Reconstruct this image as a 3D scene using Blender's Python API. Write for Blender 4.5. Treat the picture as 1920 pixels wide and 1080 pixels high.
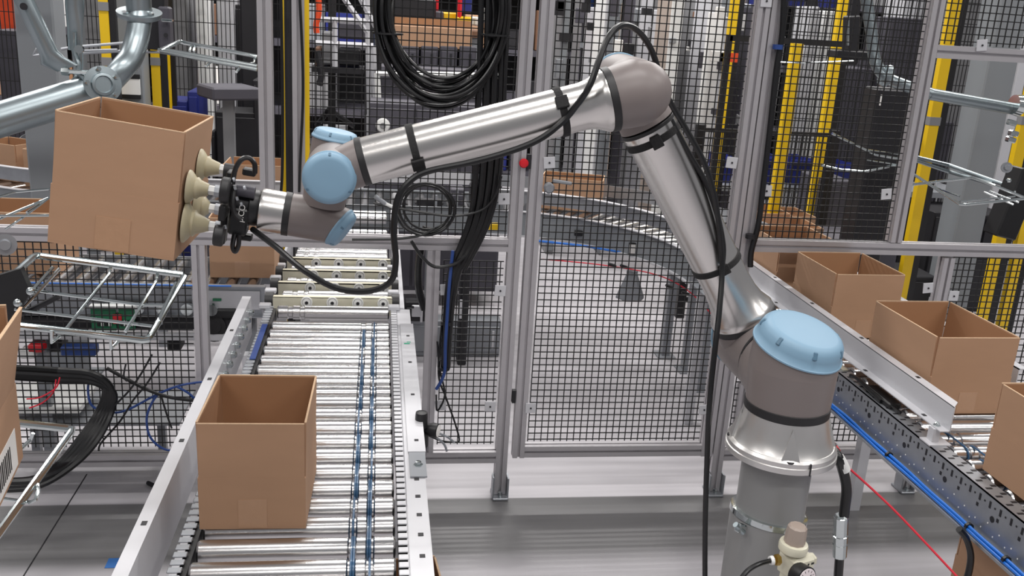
import bpy, bmesh, math, random
from mathutils import Vector, Matrix, Euler
R = random.Random(7)
PI = math.pi
for o in list(bpy.data.objects): bpy.data.objects.remove(o, do_unlink=True)
S = bpy.context.scene
COL = S.collection

# ---------------------------------------------------------------- camera
CX, CY = 960.0, 540.0
VD, VY = (605.0, 6400.0), (714.0, 3.0)          # vanishing points of the verticals and of the conveyor direction
F = math.sqrt(-((VD[0]-CX)*(VY[0]-CX)+(VD[1]-CY)*(VY[1]-CY)))
wy = Vector((VY[0]-CX, VY[1]-CY, F)).normalized()
wd = Vector((VD[0]-CX, VD[1]-CY, F)).normalized()
wz = -wd
wx = wy.cross(wz).normalized()
wy = wz.cross(wx).normalized()
ROT = Matrix((wx, wy, wz))                       # camera (x right, y down, z forward) -> world
CAM = Vector((0, 0, 1.8))
def P(px, py, x=None, y=None, z=None):
    r = ROT @ Vector((px-CX, py-CY, F))
    if x is not None: t = (x-CAM.x)/r.x
    elif y is not None: t = (y-CAM.y)/r.y
    else: t = (z-CAM.z)/r.z
    return CAM + r*t
def depth(p): return (ROT.transposed() @ (Vector(p)-CAM)).z
def pm(n, p): return n*depth(p)/F                # n pixels at the distance of p, in metres
cam = bpy.data.cameras.new('camera'); cam.sensor_width = 36; cam.lens = F/1920*36
cam.clip_start = .05; cam.clip_end = 100
co = bpy.data.objects.new('camera', cam); COL.objects.link(co)
cm = ROT @ Matrix(((1,0,0),(0,-1,0),(0,0,-1)))
co.matrix_world = Matrix.Translation(CAM) @ cm.to_4x4()
S.camera = co

# ---------------------------------------------------------------- light
W = bpy.data.worlds.new('hall'); S.world = W; W.use_nodes = True
W.node_tree.nodes['Background'].inputs[0].default_value = (.80, .80, .84, 1)
W.node_tree.nodes['Background'].inputs[1].default_value = .30
def area(x, y, z, sx, sy, e, tilt=0):
    l = bpy.data.lights.new('ceiling_light', 'AREA'); l.shape = 'RECTANGLE'; l.size = sx; l.size_y = sy; l.energy = e
    l.color = (1, .975, .95)
    o = bpy.data.objects.new('ceiling_light', l); o.location = (x, y, z); o.rotation_euler = (tilt, 0, 0); COL.objects.link(o)
for yy in (-1.6, .9, 4.6, 8.0):
    for xx in (-3.0, .5, 4.0):
        area(xx, yy, 4.6, 2.4, .22, {-1.6:62, .9:60, 4.6:90, 8.0:170}[yy])
S.view_settings.view_transform = 'Standard'; S.view_settings.look = 'None'
S.view_settings.exposure = 0.0; S.view_settings.gamma = 1; S.view_settings.use_curve_mapping = False

# ---------------------------------------------------------------- materials
def srgb(r, g, b):
    f = lambda c: (c/255/12.92) if c <= 10.3 else ((c/255+.055)/1.055)**2.4
    return (f(r), f(g), f(b), 1)
def mat(name, rgb, metal=0, rough=.5, var=.08, scale=20, bump=0, stretch=(1,1,1), coat=0, trans=0, emit=None, rvar=0, sss=0):
    m = bpy.data.materials.new(name); m.use_nodes = True; nt = m.node_tree; b = nt.nodes['Principled BSDF']
    c = srgb(*rgb)
    b.inputs['Metallic'].default_value = metal; b.inputs['Roughness'].default_value = rough
    b.inputs['Coat Weight'].default_value = coat; b.inputs['Transmission Weight'].default_value = trans
    if sss: b.inputs['Subsurface Weight'].default_value = sss; b.inputs['Subsurface Radius'].default_value = (.02,.015,.01)
    tc = nt.nodes.new('ShaderNodeTexCoord'); mp = nt.nodes.new('ShaderNodeMapping'); mp.inputs['Scale'].default_value = stretch
    nz = nt.nodes.new('ShaderNodeTexNoise'); nz.inputs['Scale'].default_value = scale; nz.inputs['Detail'].default_value = 4
    nt.links.new(tc.outputs['Object'], mp.inputs[0]); nt.links.new(mp.outputs[0], nz.inputs['Vector'])
    mx = nt.nodes.new('ShaderNodeMix'); mx.data_type = 'RGBA'
    mx.inputs[6].default_value = tuple(v*(1-var) for v in c[:3])+(1,); mx.inputs[7].default_value = tuple(min(1, v*(1+var)) for v in c[:3])+(1,)
    nt.links.new(nz.outputs[0], mx.inputs[0]); nt.links.new(mx.outputs[2], b.inputs['Base Color'])
    if rvar:
        mr = nt.nodes.new('ShaderNodeMapRange'); mr.inputs[3].default_value = max(0.02, rough-rvar); mr.inputs[4].default_value = rough+rvar
        nt.links.new(nz.outputs[0], mr.inputs[0]); nt.links.new(mr.outputs[0], b.inputs['Roughness'])
    if bump:
        bp = nt.nodes.new('ShaderNodeBump'); bp.inputs['Strength'].default_value = bump; bp.inputs['Distance'].default_value = .002
        nt.links.new(nz.outputs[0], bp.inputs['Height']); nt.links.new(bp.outputs[0], b.inputs['Normal'])
    if emit:
        b.inputs['Emission Color'].default_value = srgb(*emit[0]); b.inputs['Emission Strength'].default_value = emit[1]
    return m
M = dict(
 alu=mat('anodised_aluminium', (184,181,184), .55, .38, .05, 30),
 alu_dark=mat('aluminium_slot', (96,94,96), .5, .5, .1, 30),
 roller=mat('zinc_plated_roller', (205,204,204), 1, .25, .02, 8, 0, (.4,1,1)),
 steel=mat('galvanised_steel', (160,163,168), .7, .4, .16, 25, .05),
 steel_paint=mat('light_grey_painted_steel', (196,196,200), .15, .35, .03, 12),
 steel_grey=mat('grey_painted_steel', (140,143,148), .2, .4, .05, 12),
 chrome=mat('chrome', (205,212,212), 1, .13, .05, 20),
 zinc=mat('bright_zinc', (150,160,164), .9, .34, .1, 22, .05),
 card=mat('cardboard', (169,133,105), 0, .8, .06, 9, .25, (1,1,3)),
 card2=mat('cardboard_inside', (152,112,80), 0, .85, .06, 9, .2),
 card_edge=mat('cardboard_cut_edge', (190,160,130), 0, .9, .15, 90, .2),
 tape=mat('clear_parcel_tape', (174,138,110), 0, .32, .04, 60, .3),
 tube=mat('brushed_robot_aluminium', (214,211,208), 1, .27, .05, 30, 0, (1,30,30)),
 cast=mat('cast_robot_aluminium', (206,204,202), .85, .33, .05, 40, .05),
 rgrey=mat('robot_grey_paint', (120,111,109), 0, .42, .02, 40),
 blue=mat('pale_blue_plastic', (124,157,180), 0, .48, .02, 20, 0, coat=.0),
 blackp=mat('black_plastic', (22,22,24), 0, .42, .3, 30),
 blackr=mat('black_rubber', (28,27,29), 0, .5, .2, 60),
 cable=mat('black_cable_sheath', (17,17,19), 0, .33, .3, 60),
 velcro=mat('black_hook_and_loop', (34,33,34), 0, .9, .3, 200, .6),
 bluec=mat('blue_cable', (24,104,196), 0, .35, .1, 40),
 bluedark=mat('dark_blue_tube', (38,66,128), 0, .35, .2, 40),
 beltblue=mat('blue_drive_band', (50,86,120), 0, .3, .2, 60, coat=.3),
 red=mat('red_plastic', (200,26,38), 0, .35, .08, 30),
 redcord=mat('red_cord', (205,36,56), 0, .6, .1, 80),
 yellow=mat('yellow_powder_coat', (224,184,20), 0, .4, .04, 10),
 mesh=mat('black_wire', (16,15,16), 0, .45, .2, 50),
 post_black=mat('black_powder_coat', (20,19,22), 0, .45, .2, 20),
 pedestal=mat('grey_pedestal_paint', (133,133,133), 0, .38, .04, 6),
 ivory=mat('ivory_plastic', (206,202,182), 0, .38, .04, 20),
 knob=mat('taupe_plastic', (160,146,136), 0, .4, .04, 20),
 brass=mat('brass', (176,144,74), 1, .3, .1, 30),
 white=mat('white_plastic', (222,222,220), 0, .4, .03, 20),
 silicone=mat('translucent_silicone', (186,176,146), 0, .45, .06, 30, trans=.15, sss=.25),
 plate=mat('cream_transfer_plate', (206,202,182), .3, .4, .05, 30),
 dark=mat('dark_machine', (30,29,33), .1, .5, .3, 8),
 darkgrey=mat('charcoal_cabinet', (72,70,78), .1, .55, .15, 6),
 midgrey=mat('mid_grey_panel', (128,128,130), .1, .5, .08, 6),
 column=mat('column_grey_paint', (126,130,134), 0, .5, .04, 5),
 green=mat('green_circuit_board', (28,110,74), 0, .4, .3, 90),
 navy=mat('navy_blue_bin', (28,38,110), 0, .45, .1, 10),
 orange=mat('orange_plastic', (214,72,30), 0, .45, .1, 10),
 pcolor=mat('brown_wood', (110,78,58), 0, .6, .2, 12),
 label=mat('white_label', (232,230,226), 0, .5, .02, 20),
 ink=mat('black_print', (24,24,26), 0, .6, .1, 20),
 btape=mat('blue_masking_tape', (52,108,176), 0, .7, .06, 60),
 lens=mat('gauge_glass', (226,214,216), 0, .12, .02, 20, coat=.8),
 green_ink=mat('green_marker', (40,170,130), 0, .6, .1, 40),
)
# floor: glossy light epoxy with faint streaks along x, and a darker grey band across the robot cell
def floor_mat():
    m = bpy.data.materials.new('epoxy_floor'); m.use_nodes = True; nt = m.node_tree; b = nt.nodes['Principled BSDF']
    tc = nt.nodes.new('ShaderNodeTexCoord'); sp = nt.nodes.new('ShaderNodeSeparateXYZ'); nt.links.new(tc.outputs['Object'], sp.inputs[0])
    mp = nt.nodes.new('ShaderNodeMapping'); mp.inputs['Scale'].default_value = (.5, 9, 1)
    nz = nt.nodes.new('ShaderNodeTexNoise'); nz.inputs['Scale'].default_value = 2.2; nz.inputs['Detail'].default_value = 5
    nt.links.new(tc.outputs['Object'], mp.inputs[0]); nt.links.new(mp.outputs[0], nz.inputs['Vector'])
    def step(lo, hi, inp):
        r = nt.nodes.new('ShaderNodeMapRange'); r.inputs[1].default_value = lo; r.inputs[2].default_value = hi; r.clamp = True
        nt.links.new(inp, r.inputs[0]); return r.outputs[0]
    def math_(op, a, bb):
        n = nt.nodes.new('ShaderNodeMath'); n.operation = op
        for i, v in enumerate((a, bb)):
            if isinstance(v, (int, float)): n.inputs[i].default_value = v
            else: nt.links.new(v, n.inputs[i])
        return n.outputs[0]
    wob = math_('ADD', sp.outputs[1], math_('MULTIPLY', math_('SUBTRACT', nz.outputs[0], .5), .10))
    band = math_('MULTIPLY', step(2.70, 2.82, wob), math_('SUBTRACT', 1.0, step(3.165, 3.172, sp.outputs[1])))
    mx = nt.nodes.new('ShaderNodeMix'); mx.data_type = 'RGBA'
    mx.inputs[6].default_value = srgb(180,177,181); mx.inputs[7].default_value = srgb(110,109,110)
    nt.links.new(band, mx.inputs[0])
    m2 = nt.nodes.new('ShaderNodeMix'); m2.data_type = 'RGBA'; m2.blend_type = 'MULTIPLY'; m2.inputs[0].default_value = 1
    cr = nt.nodes.new('ShaderNodeMapRange'); cr.inputs[1].default_value = .3; cr.inputs[2].default_value = .7; cr.inputs[3].default_value = .86; cr.inputs[4].default_value = 1.08
    nt.links.new(nz.outputs[0], cr.inputs[0]); nt.links.new(mx.outputs[2], m2.inputs[6]); nt.links.new(cr.outputs[0], m2.inputs[7])
    nt.links.new(m2.outputs[2], b.inputs['Base Color'])
    rr = nt.nodes.new('ShaderNodeMapRange'); rr.inputs[3].default_value = .22; rr.inputs[4].default_value = .5
    nt.links.new(nz.outputs[0], rr.inputs[0]); nt.links.new(rr.outputs[0], b.inputs['Roughness'])
    return m
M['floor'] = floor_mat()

# ---------------------------------------------------------------- mesh helpers
def frame(d, up=None):
    d = Vector(d).normalized()
    u = Vector(up) if up is not None else (Vector((0,0,1)) if abs(d.z) < .95 else Vector((0,1,0)))
    a = u.cross(d)
    if a.length < 1e-6: a = Vector((1,0,0)).cross(d)
    a.normalize(); b = d.cross(a).normalized()
    return a, b, d
class MB:
    def __init__(s): s.v = []; s.f = []
    def add(s, vs, fs):
        n = len(s.v); s.v += [Vector(v) for v in vs]; s.f += [[i+n for i in f] for f in fs]; return s
    def box(s, c, size, rot=None, bev=0):
        hx, hy, hz = (q/2 for q in size); c = Vector(c)
        if bev <= 0:
            vs = [Vector((x,y,z)) for z in (-hz,hz) for y in (-hy,hy) for x in (-hx,hx)]
            fs = [(0,2,3,1),(4,5,7,6),(0,1,5,4),(2,6,7,3),(0,4,6,2),(1,3,7,5)]
        else:
            b = min(bev, hx*.9, hy*.9, hz*.9); bm = bmesh.new(); bmesh.ops.create_cube(bm, size=1)
            for v in bm.verts: v.co = Vector((v.co.x*2*hx, v.co.y*2*hy, v.co.z*2*hz))
            bmesh.ops.bevel(bm, geom=bm.edges[:], offset=b, segments=1, affect='EDGES')
            vs = [v.co.copy() for v in bm.verts]; fs = [[v.index for v in f.verts] for f in bm.faces]; bm.free()
        if rot is not None:
            q = rot if isinstance(rot, Matrix) else Euler(rot).to_matrix()
            vs = [q @ v for v in vs]
        return s.add([v+c for v in vs], fs)
    def span(s, a, b, bev=0):
        return s.box([(a[i]+b[i])/2 for i in range(3)], [abs(a[i]-b[i]) for i in range(3)], None, bev)
    def cyl(s, a, b, r, r2=None, n=20, caps=True):
        return s.lathe(a, Vector(b)-Vector(a), [(0, r), ((Vector(b)-Vector(a)).length, r if r2 is None else r2)], n, caps)
    def lathe(s, o, d, prof, n=24, caps=True, a0=0):
        o = Vector(o); a, b, d = frame(d); vs = []; fs = []
        for h, r in prof:
            for k in range(n):
                t = 2*PI*k/n+a0; vs.append(o+d*h+(a*math.cos(t)+b*math.sin(t))*r)
        for i in range(len(prof)-1):
            for k in range(n):
                k2 = (k+1) % n; fs.append((i*n+k, i*n+k2, (i+1)*n+k2, (i+1)*n+k))
        if caps:
            fs.append(tuple(range(n-1, -1, -1))); m = (len(prof)-1)*n; fs.append(tuple(m+k for k in range(n)))
        return s.add(vs, fs)
    def loft(s, rings, n=28, up=None, caps=True):
        vs = []; fs = []
        for c, d, r in rings:
            a, b, d = frame(d, up)
            ra, rb = r if isinstance(r, tuple) else (r, r)
            for k in range(n):
                t = 2*PI*k/n; vs.append(Vector(c)+a*math.cos(t)*ra+b*math.sin(t)*rb)
        for i in range(len(rings)-1):
            for k in range(n):
                k2 = (k+1) % n; fs.append((i*n+k, i*n+k2, (i+1)*n+k2, (i+1)*n+k))
        if caps:
            fs.append(tuple(range(n-1, -1, -1))); m = (len(rings)-1)*n; fs.append(tuple(m+k for k in range(n)))
        return s.add(vs, fs)
    def tube(s, pts, r, n=8, smooth=True, closed=False, sub=6):
        pts = [Vector(p) for p in pts]
        if smooth and len(pts) > 2:
            out = []; m = len(pts)
            rng = range(m) if closed else range(m-1)
            for i in rng:
                if closed: p0, p1, p2, p3 = pts[i-1], pts[i], pts[(i+1) % m], pts[(i+2) % m]
                else: p0, p1, p2, p3 = pts[max(i-1,0)], pts[i], pts[i+1], pts[min(i+2,m-1)]
                for k in range(sub):
                    t = k/sub; t2 = t*t; t3 = t2*t
                    out.append(.5*((2*p1)+(p2-p0)*t+(2*p0-5*p1+4*p2-p3)*t2+(3*p1-p0-3*p2+p3)*t3))
            if not closed: out.append(pts[-1])
            pts = out
        m = len(pts); vs = []; fs = []; a = None
        for i in range(m):
            if closed: d = pts[(i+1) % m]-pts[i-1]
            else: d = pts[min(i+1,m-1)]-pts[max(i-1,0)]
            if d.length < 1e-9: d = Vector((0,0,1))
            d.normalize()
            if a is None: a, b, _ = frame(d)
            else:
                a = (a-d*a.dot(d))
                if a.length < 1e-6: a = frame(d)[0]
                a.normalize(); b = d.cross(a)
            for k in range(n):
                t = 2*PI*k/n; vs.append(pts[i]+(a*math.cos(t)+b*math.sin(t))*r)
        for i in range(m if closed else m-1):
            j = (i+1) % m
            for k in range(n):
                k2 = (k+1) % n; fs.append((i*n+k, i*n+k2, j*n+k2, j*n+k))
        if not closed: fs.append(tuple(range(n-1,-1,-1))); fs.append(tuple((m-1)*n+k for k in range(n)))
        return s.add(vs, fs)
    def prism(s, poly, o, ax, ay, az, length):
        o, ax, ay, az = Vector(o), Vector(ax), Vector(ay), Vector(az); n = len(poly)
        vs = [o+ax*x+ay*y for x, y in poly]+[o+ax*x+ay*y+az*length for x, y in poly]
        fs = [tuple(range(n-1,-1,-1)), tuple(range(n, 2*n))]+[(k, (k+1) % n, (k+1) % n+n, k+n) for k in range(n)]
        return s.add(vs, fs)
    def extr(s, a, b, w=.045, up=None):
        # T-slot profile from a to b
        h = w/2; g = w*.11; i_ = w*.26; q = []
        side = [(-h, h), (-g, h), (-g, i_), (g, i_), (g, h)]
        for k in range(4):
            c, n_ = math.cos(-k*PI/2), math.sin(-k*PI/2)
            q += [(x*c-y*n_, x*n_+y*c) for x, y in side]
        d = Vector(b)-Vector(a); aa, bb, dd = frame(d, up)
        return s.prism(q, a, aa, bb, dd, d.length)
    def build(s, name, m, parent=None, local=False, smooth=True, ang=35):
        me = bpy.data.meshes.new(name); vs = s.v
        off = None
        if parent is not None and not local:
            r = parent
            while r.parent: r = r.parent
            off = Vector(r.location)
            if Vector(r.rotation_euler).length > 1e-6:
                inv = (Matrix.Translation(off) @ r.rotation_euler.to_matrix().to_4x4()).inverted(); vs = [inv @ v for v in vs]
            else: vs = [v-off for v in vs]
        org = Vector((0,0,0))
        if parent is None and vs:
            lo = Vector([min(v[i] for v in vs) for i in range(3)]); hi = Vector([max(v[i] for v in vs) for i in range(3)])
            org = Vector(((lo.x+hi.x)/2, (lo.y+hi.y)/2, lo.z)); vs = [v-org for v in vs]
        me.from_pydata([tuple(v) for v in vs], [], s.f); me.update()
        bm = bmesh.new(); bm.from_mesh(me); bmesh.ops.recalc_face_normals(bm, faces=bm.faces); bm.to_mesh(me); bm.free()
        me.materials.append(M[m] if isinstance(m, str) else m)
        if smooth:
            me.polygons.foreach_set('use_smooth', [True]*len(me.polygons)); me.set_sharp_from_angle(angle=math.radians(ang))
        o = bpy.data.objects.new(name, me); COL.objects.link(o)
        o.location = org
        if parent is not None: o.parent = parent
        return o
def tag(o, label=None, cat=None, group=None, kind=None):
    if label: o['label'] = label
    if cat: o['category'] = cat
    if group: o['group'] = group
    if kind: o['kind'] = kind
    return o
def thing(name, label, cat, loc=(0,0,0), rot=(0,0,0), group=None):
    o = bpy.data.objects.new(name, None); COL.objects.link(o); o.empty_display_size = .05
    o.location = loc; o.rotation_euler = rot
    return tag(o, label, cat, group)
def dup(root, loc, rot=(0,0,0), label=None, group=None):
    r = root.copy(); COL.objects.link(r); r.location = loc; r.rotation_euler = rot
    if label: r['label'] = label
    if group: r['group'] = group
    for ch in list(root.children):
        c = ch.copy(); COL.objects.link(c); c.parent = r
        for g in list(ch.children):
            d = g.copy(); COL.objects.link(d); d.parent = c
    return r
V = Vector

# ================================================================ setting
FY = 3.2        # plane of the near guard fence
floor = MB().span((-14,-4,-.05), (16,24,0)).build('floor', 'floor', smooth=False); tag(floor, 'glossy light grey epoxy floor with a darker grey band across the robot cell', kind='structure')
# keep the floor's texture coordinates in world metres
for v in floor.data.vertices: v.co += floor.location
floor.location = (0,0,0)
tag(MB().span((-14,20,0), (16,20.2,7)).build('wall_back', 'midgrey', smooth=False), 'grey far wall of the hall', kind='structure')
sa, sb = P(170,870,z=.0005), P(50,1080,z=.0005)
MB().box(((sa.x+sb.x)/2, 2.6, .0008), (.004, 1.6, .0015)).build('floor_joint', 'dark', floor, smooth=False)

# ================================================================ guard fence
fence = thing('guard_fence', 'aluminium framed guard fence with black wire mesh around the robot cell', 'fence', (0, FY, 0))
def post(x, z0, z1, y=FY, w=.045): return MB().extr((x,y,z0), (x,y,z1), w, (0,1,0)).build('post', 'alu', fence)
def rail(x0, x1, z, y=FY, w=.045): return MB().extr((x0,y,z), (x1,y,z), w, (0,0,1)).build('rail', 'alu', fence)
TOP = 2.15
post(-.368, 1.03, TOP); post(-.262, 1.03, TOP, w=.04)
post(.484, 0.012, TOP); post(1.345, .012, TOP); post(1.932, 1.045, TOP)
post(-.600, .19, .975); post(.2, .19, .975); post(2.163, .012, .99)
rail(-2.2, .462, .998); rail(1.368, 3.2, 1.02)
rail(1.955, 3.2, 1.745)
rail(-2.2, -.45, .168); rail(.12, .462, .168); rail(1.368, 3.2, .168); rail(-2.2, 3.2, 2.17)
def wire_mesh(x0, x1, z0, z1, parent, y=FY, p=.0254, r=.0017):
    m = MB()
    n = int((x1-x0)/p+1e-6)
    for i in range(n+1):
        x = x0+i*p; m.box((x, y, (z0+z1)/2), (2*r, 2*r, z1-z0))
    n = int((z1-z0)/p+1e-6)
    for i in range(n+1):
        z = z1-i*p; m.box(((x0+x1)/2, y-2*r*.8, z), (x1-x0, 2*r, 2*r))
    return tag(m.build('mesh_panel', 'mesh', parent, smooth=False), kind='stuff')
wire_mesh(-.235, .455, 1.025, 2.14, fence)
wire_mesh(.238, .452, .215, .935, fence)
wire_mesh(-2.15, -.63, .215, .968, fence)
wire_mesh(1.385, 1.905, 1.045, 2.14, fence)
wire_mesh(1.965, 3.15, 1.772, 2.14, fence)
wire_mesh(2.19, 3.15, .215, .99, fence)
wire_mesh(1.385, 2.135, .215, .60, fence)
def clip(px, py, parent, y=FY-.026):
    c = P(px, py, y=y)
    o = MB().box(c, (.040, .004, .040), (0, R.uniform(-.12,.12), 0), .001).build('mesh_clip', 'steel_paint', parent)
    MB().cyl(c+V((0,-.003,0)), c+V((0,-.0055,0)), .0035, n=8).build('screw', 'dark', o)
for q in ((945,373),(836,543),(938,545),(826,760),(919,762),(1437,358),(1662,364),(1788,555),(1841,85),(1437,2),(1740,540)): clip(*q, fence)
for x in (.484, 1.345, 2.163):
    f = MB().box((x, FY-.012, .006), (.06, .085, .010), None, .002).box((x-.028, FY-.02, .05), (.006, .05, .08)).box((x+.028, FY-.02, .05), (.006, .05, .08)).build('foot', 'steel', fence)
    for s_ in (-1, 1): MB().cyl((x+s_*.001, FY-.035-.0*s_, .011), (x, FY-.035, .028), .008, n=6).build('anchor_bolt', 'chrome', f) if s_ > 0 else None
for px in (988, 1047): pass
for sx in (.29, .33):
    MB().cyl((sx, FY-.0235, 1.0-.012), (sx, FY-.028, 1.0-.012), .007, n=10).build('bolt', 'chrome', fence)
# black cord caps and yellow edge strip behind the second left post
MB().box((-.236, FY-.012, 1.6), (.017, .006, 1.1)).build('edge_strip', 'yellow', fence)

gate = thing('fence_gate', 'hinged aluminium gate with black mesh between the two tall middle posts', 'gate', (.9, FY, 0))
gl, gr = .548, 1.295
for x in (gl, gr): MB().extr((x,FY,.165), (x,FY,TOP), .045, (0,1,0)).build('stile', 'alu', gate)
for z in (.19,): MB().extr((gl+.023,FY,z), (gr-.023,FY,z), .045, (0,0,1)).build('bottom_rail', 'alu', gate)
wire_mesh(gl+.035, gr-.03, .225, TOP-.01, gate)
for q in ((1030,305),(995,765),(1372,305),(1320,768)): clip(*q, gate)
hp = P(1030,353,y=FY-.05)
h = MB().lathe(hp+V((0,.03,0)), (0,-1,0), [(0,.010),(.012,.018),(.03,.019),(.036,.014)], 16).build('gate_knob', 'steel', gate)
MB().box(hp+V((.05,.028,.018)), (.07,.012,.012), (0,.12,0), .003).build('latch_lever', 'steel', gate)
hb = P(982,306,y=FY-.03)
bt = thing('push_button', 'round red button on the gate side of the tall middle post', 'button', hb)
MB().lathe(hb+V((0,.008,0)), (0,-1,0), [(0,.012),(.006,.012)], 16).build('collar', 'dark', bt)
MB().lathe(hb+V((0,.002,0)), (0,-1,0), [(0,.016),(.006,.0165),(.010,.013),(.012,.004)], 20).build('cap', 'red', bt)
for z in (.42, 1.3):
    MB().box((.516, FY-.018, z), (.014,.02,.05)).build('hinge', 'dark', gate)

# ================================================================ cardboard boxes
def make_box(w, l, h, hb, label, group, loc, rot=(0,0,0), t=.004, splay=(0,0,0,0), mark=True):
    b = thing('cardboard_box', label, 'box', (0,0,0), (0,0,0), group)
    m = MB()
    m.box((0,0,t/2+.0002), (w,l,t)); 
    for s_ in (-1,1):
        m.box((0, s_*(l/2-t/2), hb/2+t/2), (w, t, hb-t)); m.box((s_*(w/2-t/2), 0, hb/2+t/2), (t, l-2*t, hb-t))
    m.build('body', 'card', b, True, smooth=False)
    hf = h-hb
    for k, (dx, dy) in enumerate(((0,-1),(1,0),(0,1),(-1,0))):
        a = splay[k]; ln = (w if dx == 0 else l)-(.004 if dx == 0 else .016)
        f = MB()
        # outer and inner liners with the raw edge between them
        rot_ = Euler((-a*dy, a*dx, 0)).to_matrix()
        piv = V((dx*(w/2-t/2), dy*(l/2-t/2), hb))
        size = (ln, t*.94, hf) if dx == 0 else (t*.94, ln, hf)
        f.box(piv+rot_ @ V((0,0,hf/2)), size, rot_)
        o = f.build('flap', 'card', b, True, smooth=False)
        e = MB(); es = (ln, t, .0016) if dx == 0 else (t, ln, .0016)
        e.box(piv+rot_ @ V((0,0,hf+.0008)), es, rot_).build('cut_edge', 'card_edge', o, True, smooth=False)
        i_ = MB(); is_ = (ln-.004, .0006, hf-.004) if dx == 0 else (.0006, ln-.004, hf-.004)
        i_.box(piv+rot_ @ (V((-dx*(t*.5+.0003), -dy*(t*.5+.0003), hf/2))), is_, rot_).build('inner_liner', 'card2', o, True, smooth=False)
    if mark:
        MB().box((.0, -l/2-.0004, hb*.30), (.055, .0006, hb*.56)).build('tape_strip', 'tape', b, True, smooth=False)
        MB().box((.0, l/2+.0004, hb*.30), (.055, .0006, hb*.56)).build('tape_strip', 'tape', b, True, smooth=False)
    b.location = loc; b.rotation_euler = rot
    return b
RZ = .7845     # top of the rollers
bw, bl, bh, bhb = .205, .25, .226, .112
box0 = make_box(bw, bl, bh, bhb, 'open cardboard box on the left rollers, nearest on that conveyor', None, (-.2305, 1.682+bl/2, RZ+.0005), (0,0,-.02), splay=(.0,.015,-.02,.01))

# box held by the gripper
f0, f1, f2, f3 = (P(*q, y=1.575) for q in ((107,207),(352,252),(92,457),(333,487)))
cx = (f0+f1+f2+f3)/4
top = (f1-f0); th = math.atan2(-top.z, top.x)          # tilt about y
th2 = math.atan2(-(f3-f2).z, (f3-f2).x)
HT = (th+th2)/2
hw = ((f1-f0).length+(f3-f2).length)/2; hh = ((f0-f2).length+(f1-f3).length)/2
rm = Euler((0, HT, 0)).to_matrix()
base = cx-rm @ V((0,0,hh/2))+V((0, .115, 0))
held = make_box(hw, .23, hh, hh*.46, 'tilted open cardboard box lifted by the suction gripper in mid air', None, base, (0, HT, -.035), splay=(.0,-.01,.0,.02))

# ================================================================ left conveyor
XL, XR = -.333, .0475
PIT = .0769
cvA = thing('roller_conveyor', 'powered roller conveyor running away on the left with blue drive bands', 'conveyor', (-.14, 2.2, 0))
RR = .0241
def roller_mesh(xl, xr, grooves, name_unused=None):
    prof = [(0, RR*.55), (.001, RR*.86), (.005, RR)]
    L = xr-xl
    for g in grooves:
        prof += [(g-.009, RR), (g-.006, RR-.0035), (g+.006, RR-.0035), (g+.009, RR)]
    prof += [(L-.005, RR), (L-.001, RR*.86), (L, RR*.55)]
    return prof
gA = (.295, .330)
proto = None
Y0 = 1.564-PIT*2
rz = .7845-RR
ys = [Y0+PIT*i for i in range(21)]
for i, y in enumerate(ys):
    c = MB().lathe((0,0,0), (1,0,0), roller_mesh(XL, XR, gA), 28).build('roller', 'roller', cvA, True) if proto is None else proto.copy()
    if proto is None: proto = c
    else: COL.objects.link(c)
    c.location = V((XL, y, rz))-cvA.location
# round bands between neighbours
def band(y0, y1, x, z, r=RR-.001, rt=.0026):
    pts = []
    for k in range(9):
        t = PI/2+PI*k/8; pts.append((x, y0+math.cos(t)*r, z+math.sin(t)*r))
    for k in range(9):
        t = -PI/2+PI*k/8; pts.append((x, y1+math.cos(t)*r, z+math.sin(t)*r))
    return MB().tube(pts, rt, 6, smooth=False, closed=True)
for i in range(len(ys)-1):
    b_ = band(ys[i], ys[i+1], XL+gA[i % 2], rz).build('drive_band', 'beltblue', cvA)
    if i % 3 != 1: band(ys[i], ys[i+1], XL+gA[i % 2]+(.0045 if i % 2 == 0 else -.0045), rz).build('drive_band', 'beltblue', cvA)
# frames: side channels with combs, slotted flange
ya, yb = 1.2, 3.12
m = MB().span((.070,ya,.665), (.074,yb,.775)).span((.070,ya,.771), (.118,yb,.775)).span((.070,ya,.665), (.105,yb,.669))
m.build('side_frame', 'steel_paint', cvA, smooth=False)
m = MB()
y = ya
while y < yb:      # comb of bearing slots
    m.box((.062, y, .7755), (.020, .0165, .004), None, .0012); y += .0256
tag(m.build('bearing_comb', 'steel_paint', cvA, smooth=False), kind='stuff')
MB().span((.053,ya,.735), (.0697,yb,.7725)).build('comb_channel', 'blackp', cvA, smooth=False)
y = 1.28
while y < 2.0:
    MB().box((.098, y, .7755), (.011,.011,.0012)).build('square_hole', 'dark', cvA, smooth=False); y += .0769
m = MB().span((.082,2.02,.777), (.124,2.95,.781)).span((.120,2.02,.700), (.124,2.95,.777))
m.build('side_cover', 'steel_paint', cvA, smooth=False)
MB().span((.084,1.90,.776), (.122,2.02,.7795)).build('cover_bracket', 'steel_grey', cvA, smooth=False)
MB().lathe((.104,1.955,.7795), (0,0,1), [(0,.011),(.002,.011),(.002,.007),(.009,.0065),(.0095,.003)], 6).build('bolt', 'chrome', cvA)
for yy in (2.08, 2.36, 2.60, 2.83):
    MB().box((.104, yy, .7815), (.010,.010,.0012)).build('square_hole', 'dark', cvA, smooth=False)
gm = P(763,644,z=.782); MB().box(gm, (.018,.006,.0008)).box(gm+V((.006,.014,0)), (.012,.004,.0008)).build('marker_scribble', 'green_ink', cvA, smooth=False)
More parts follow.
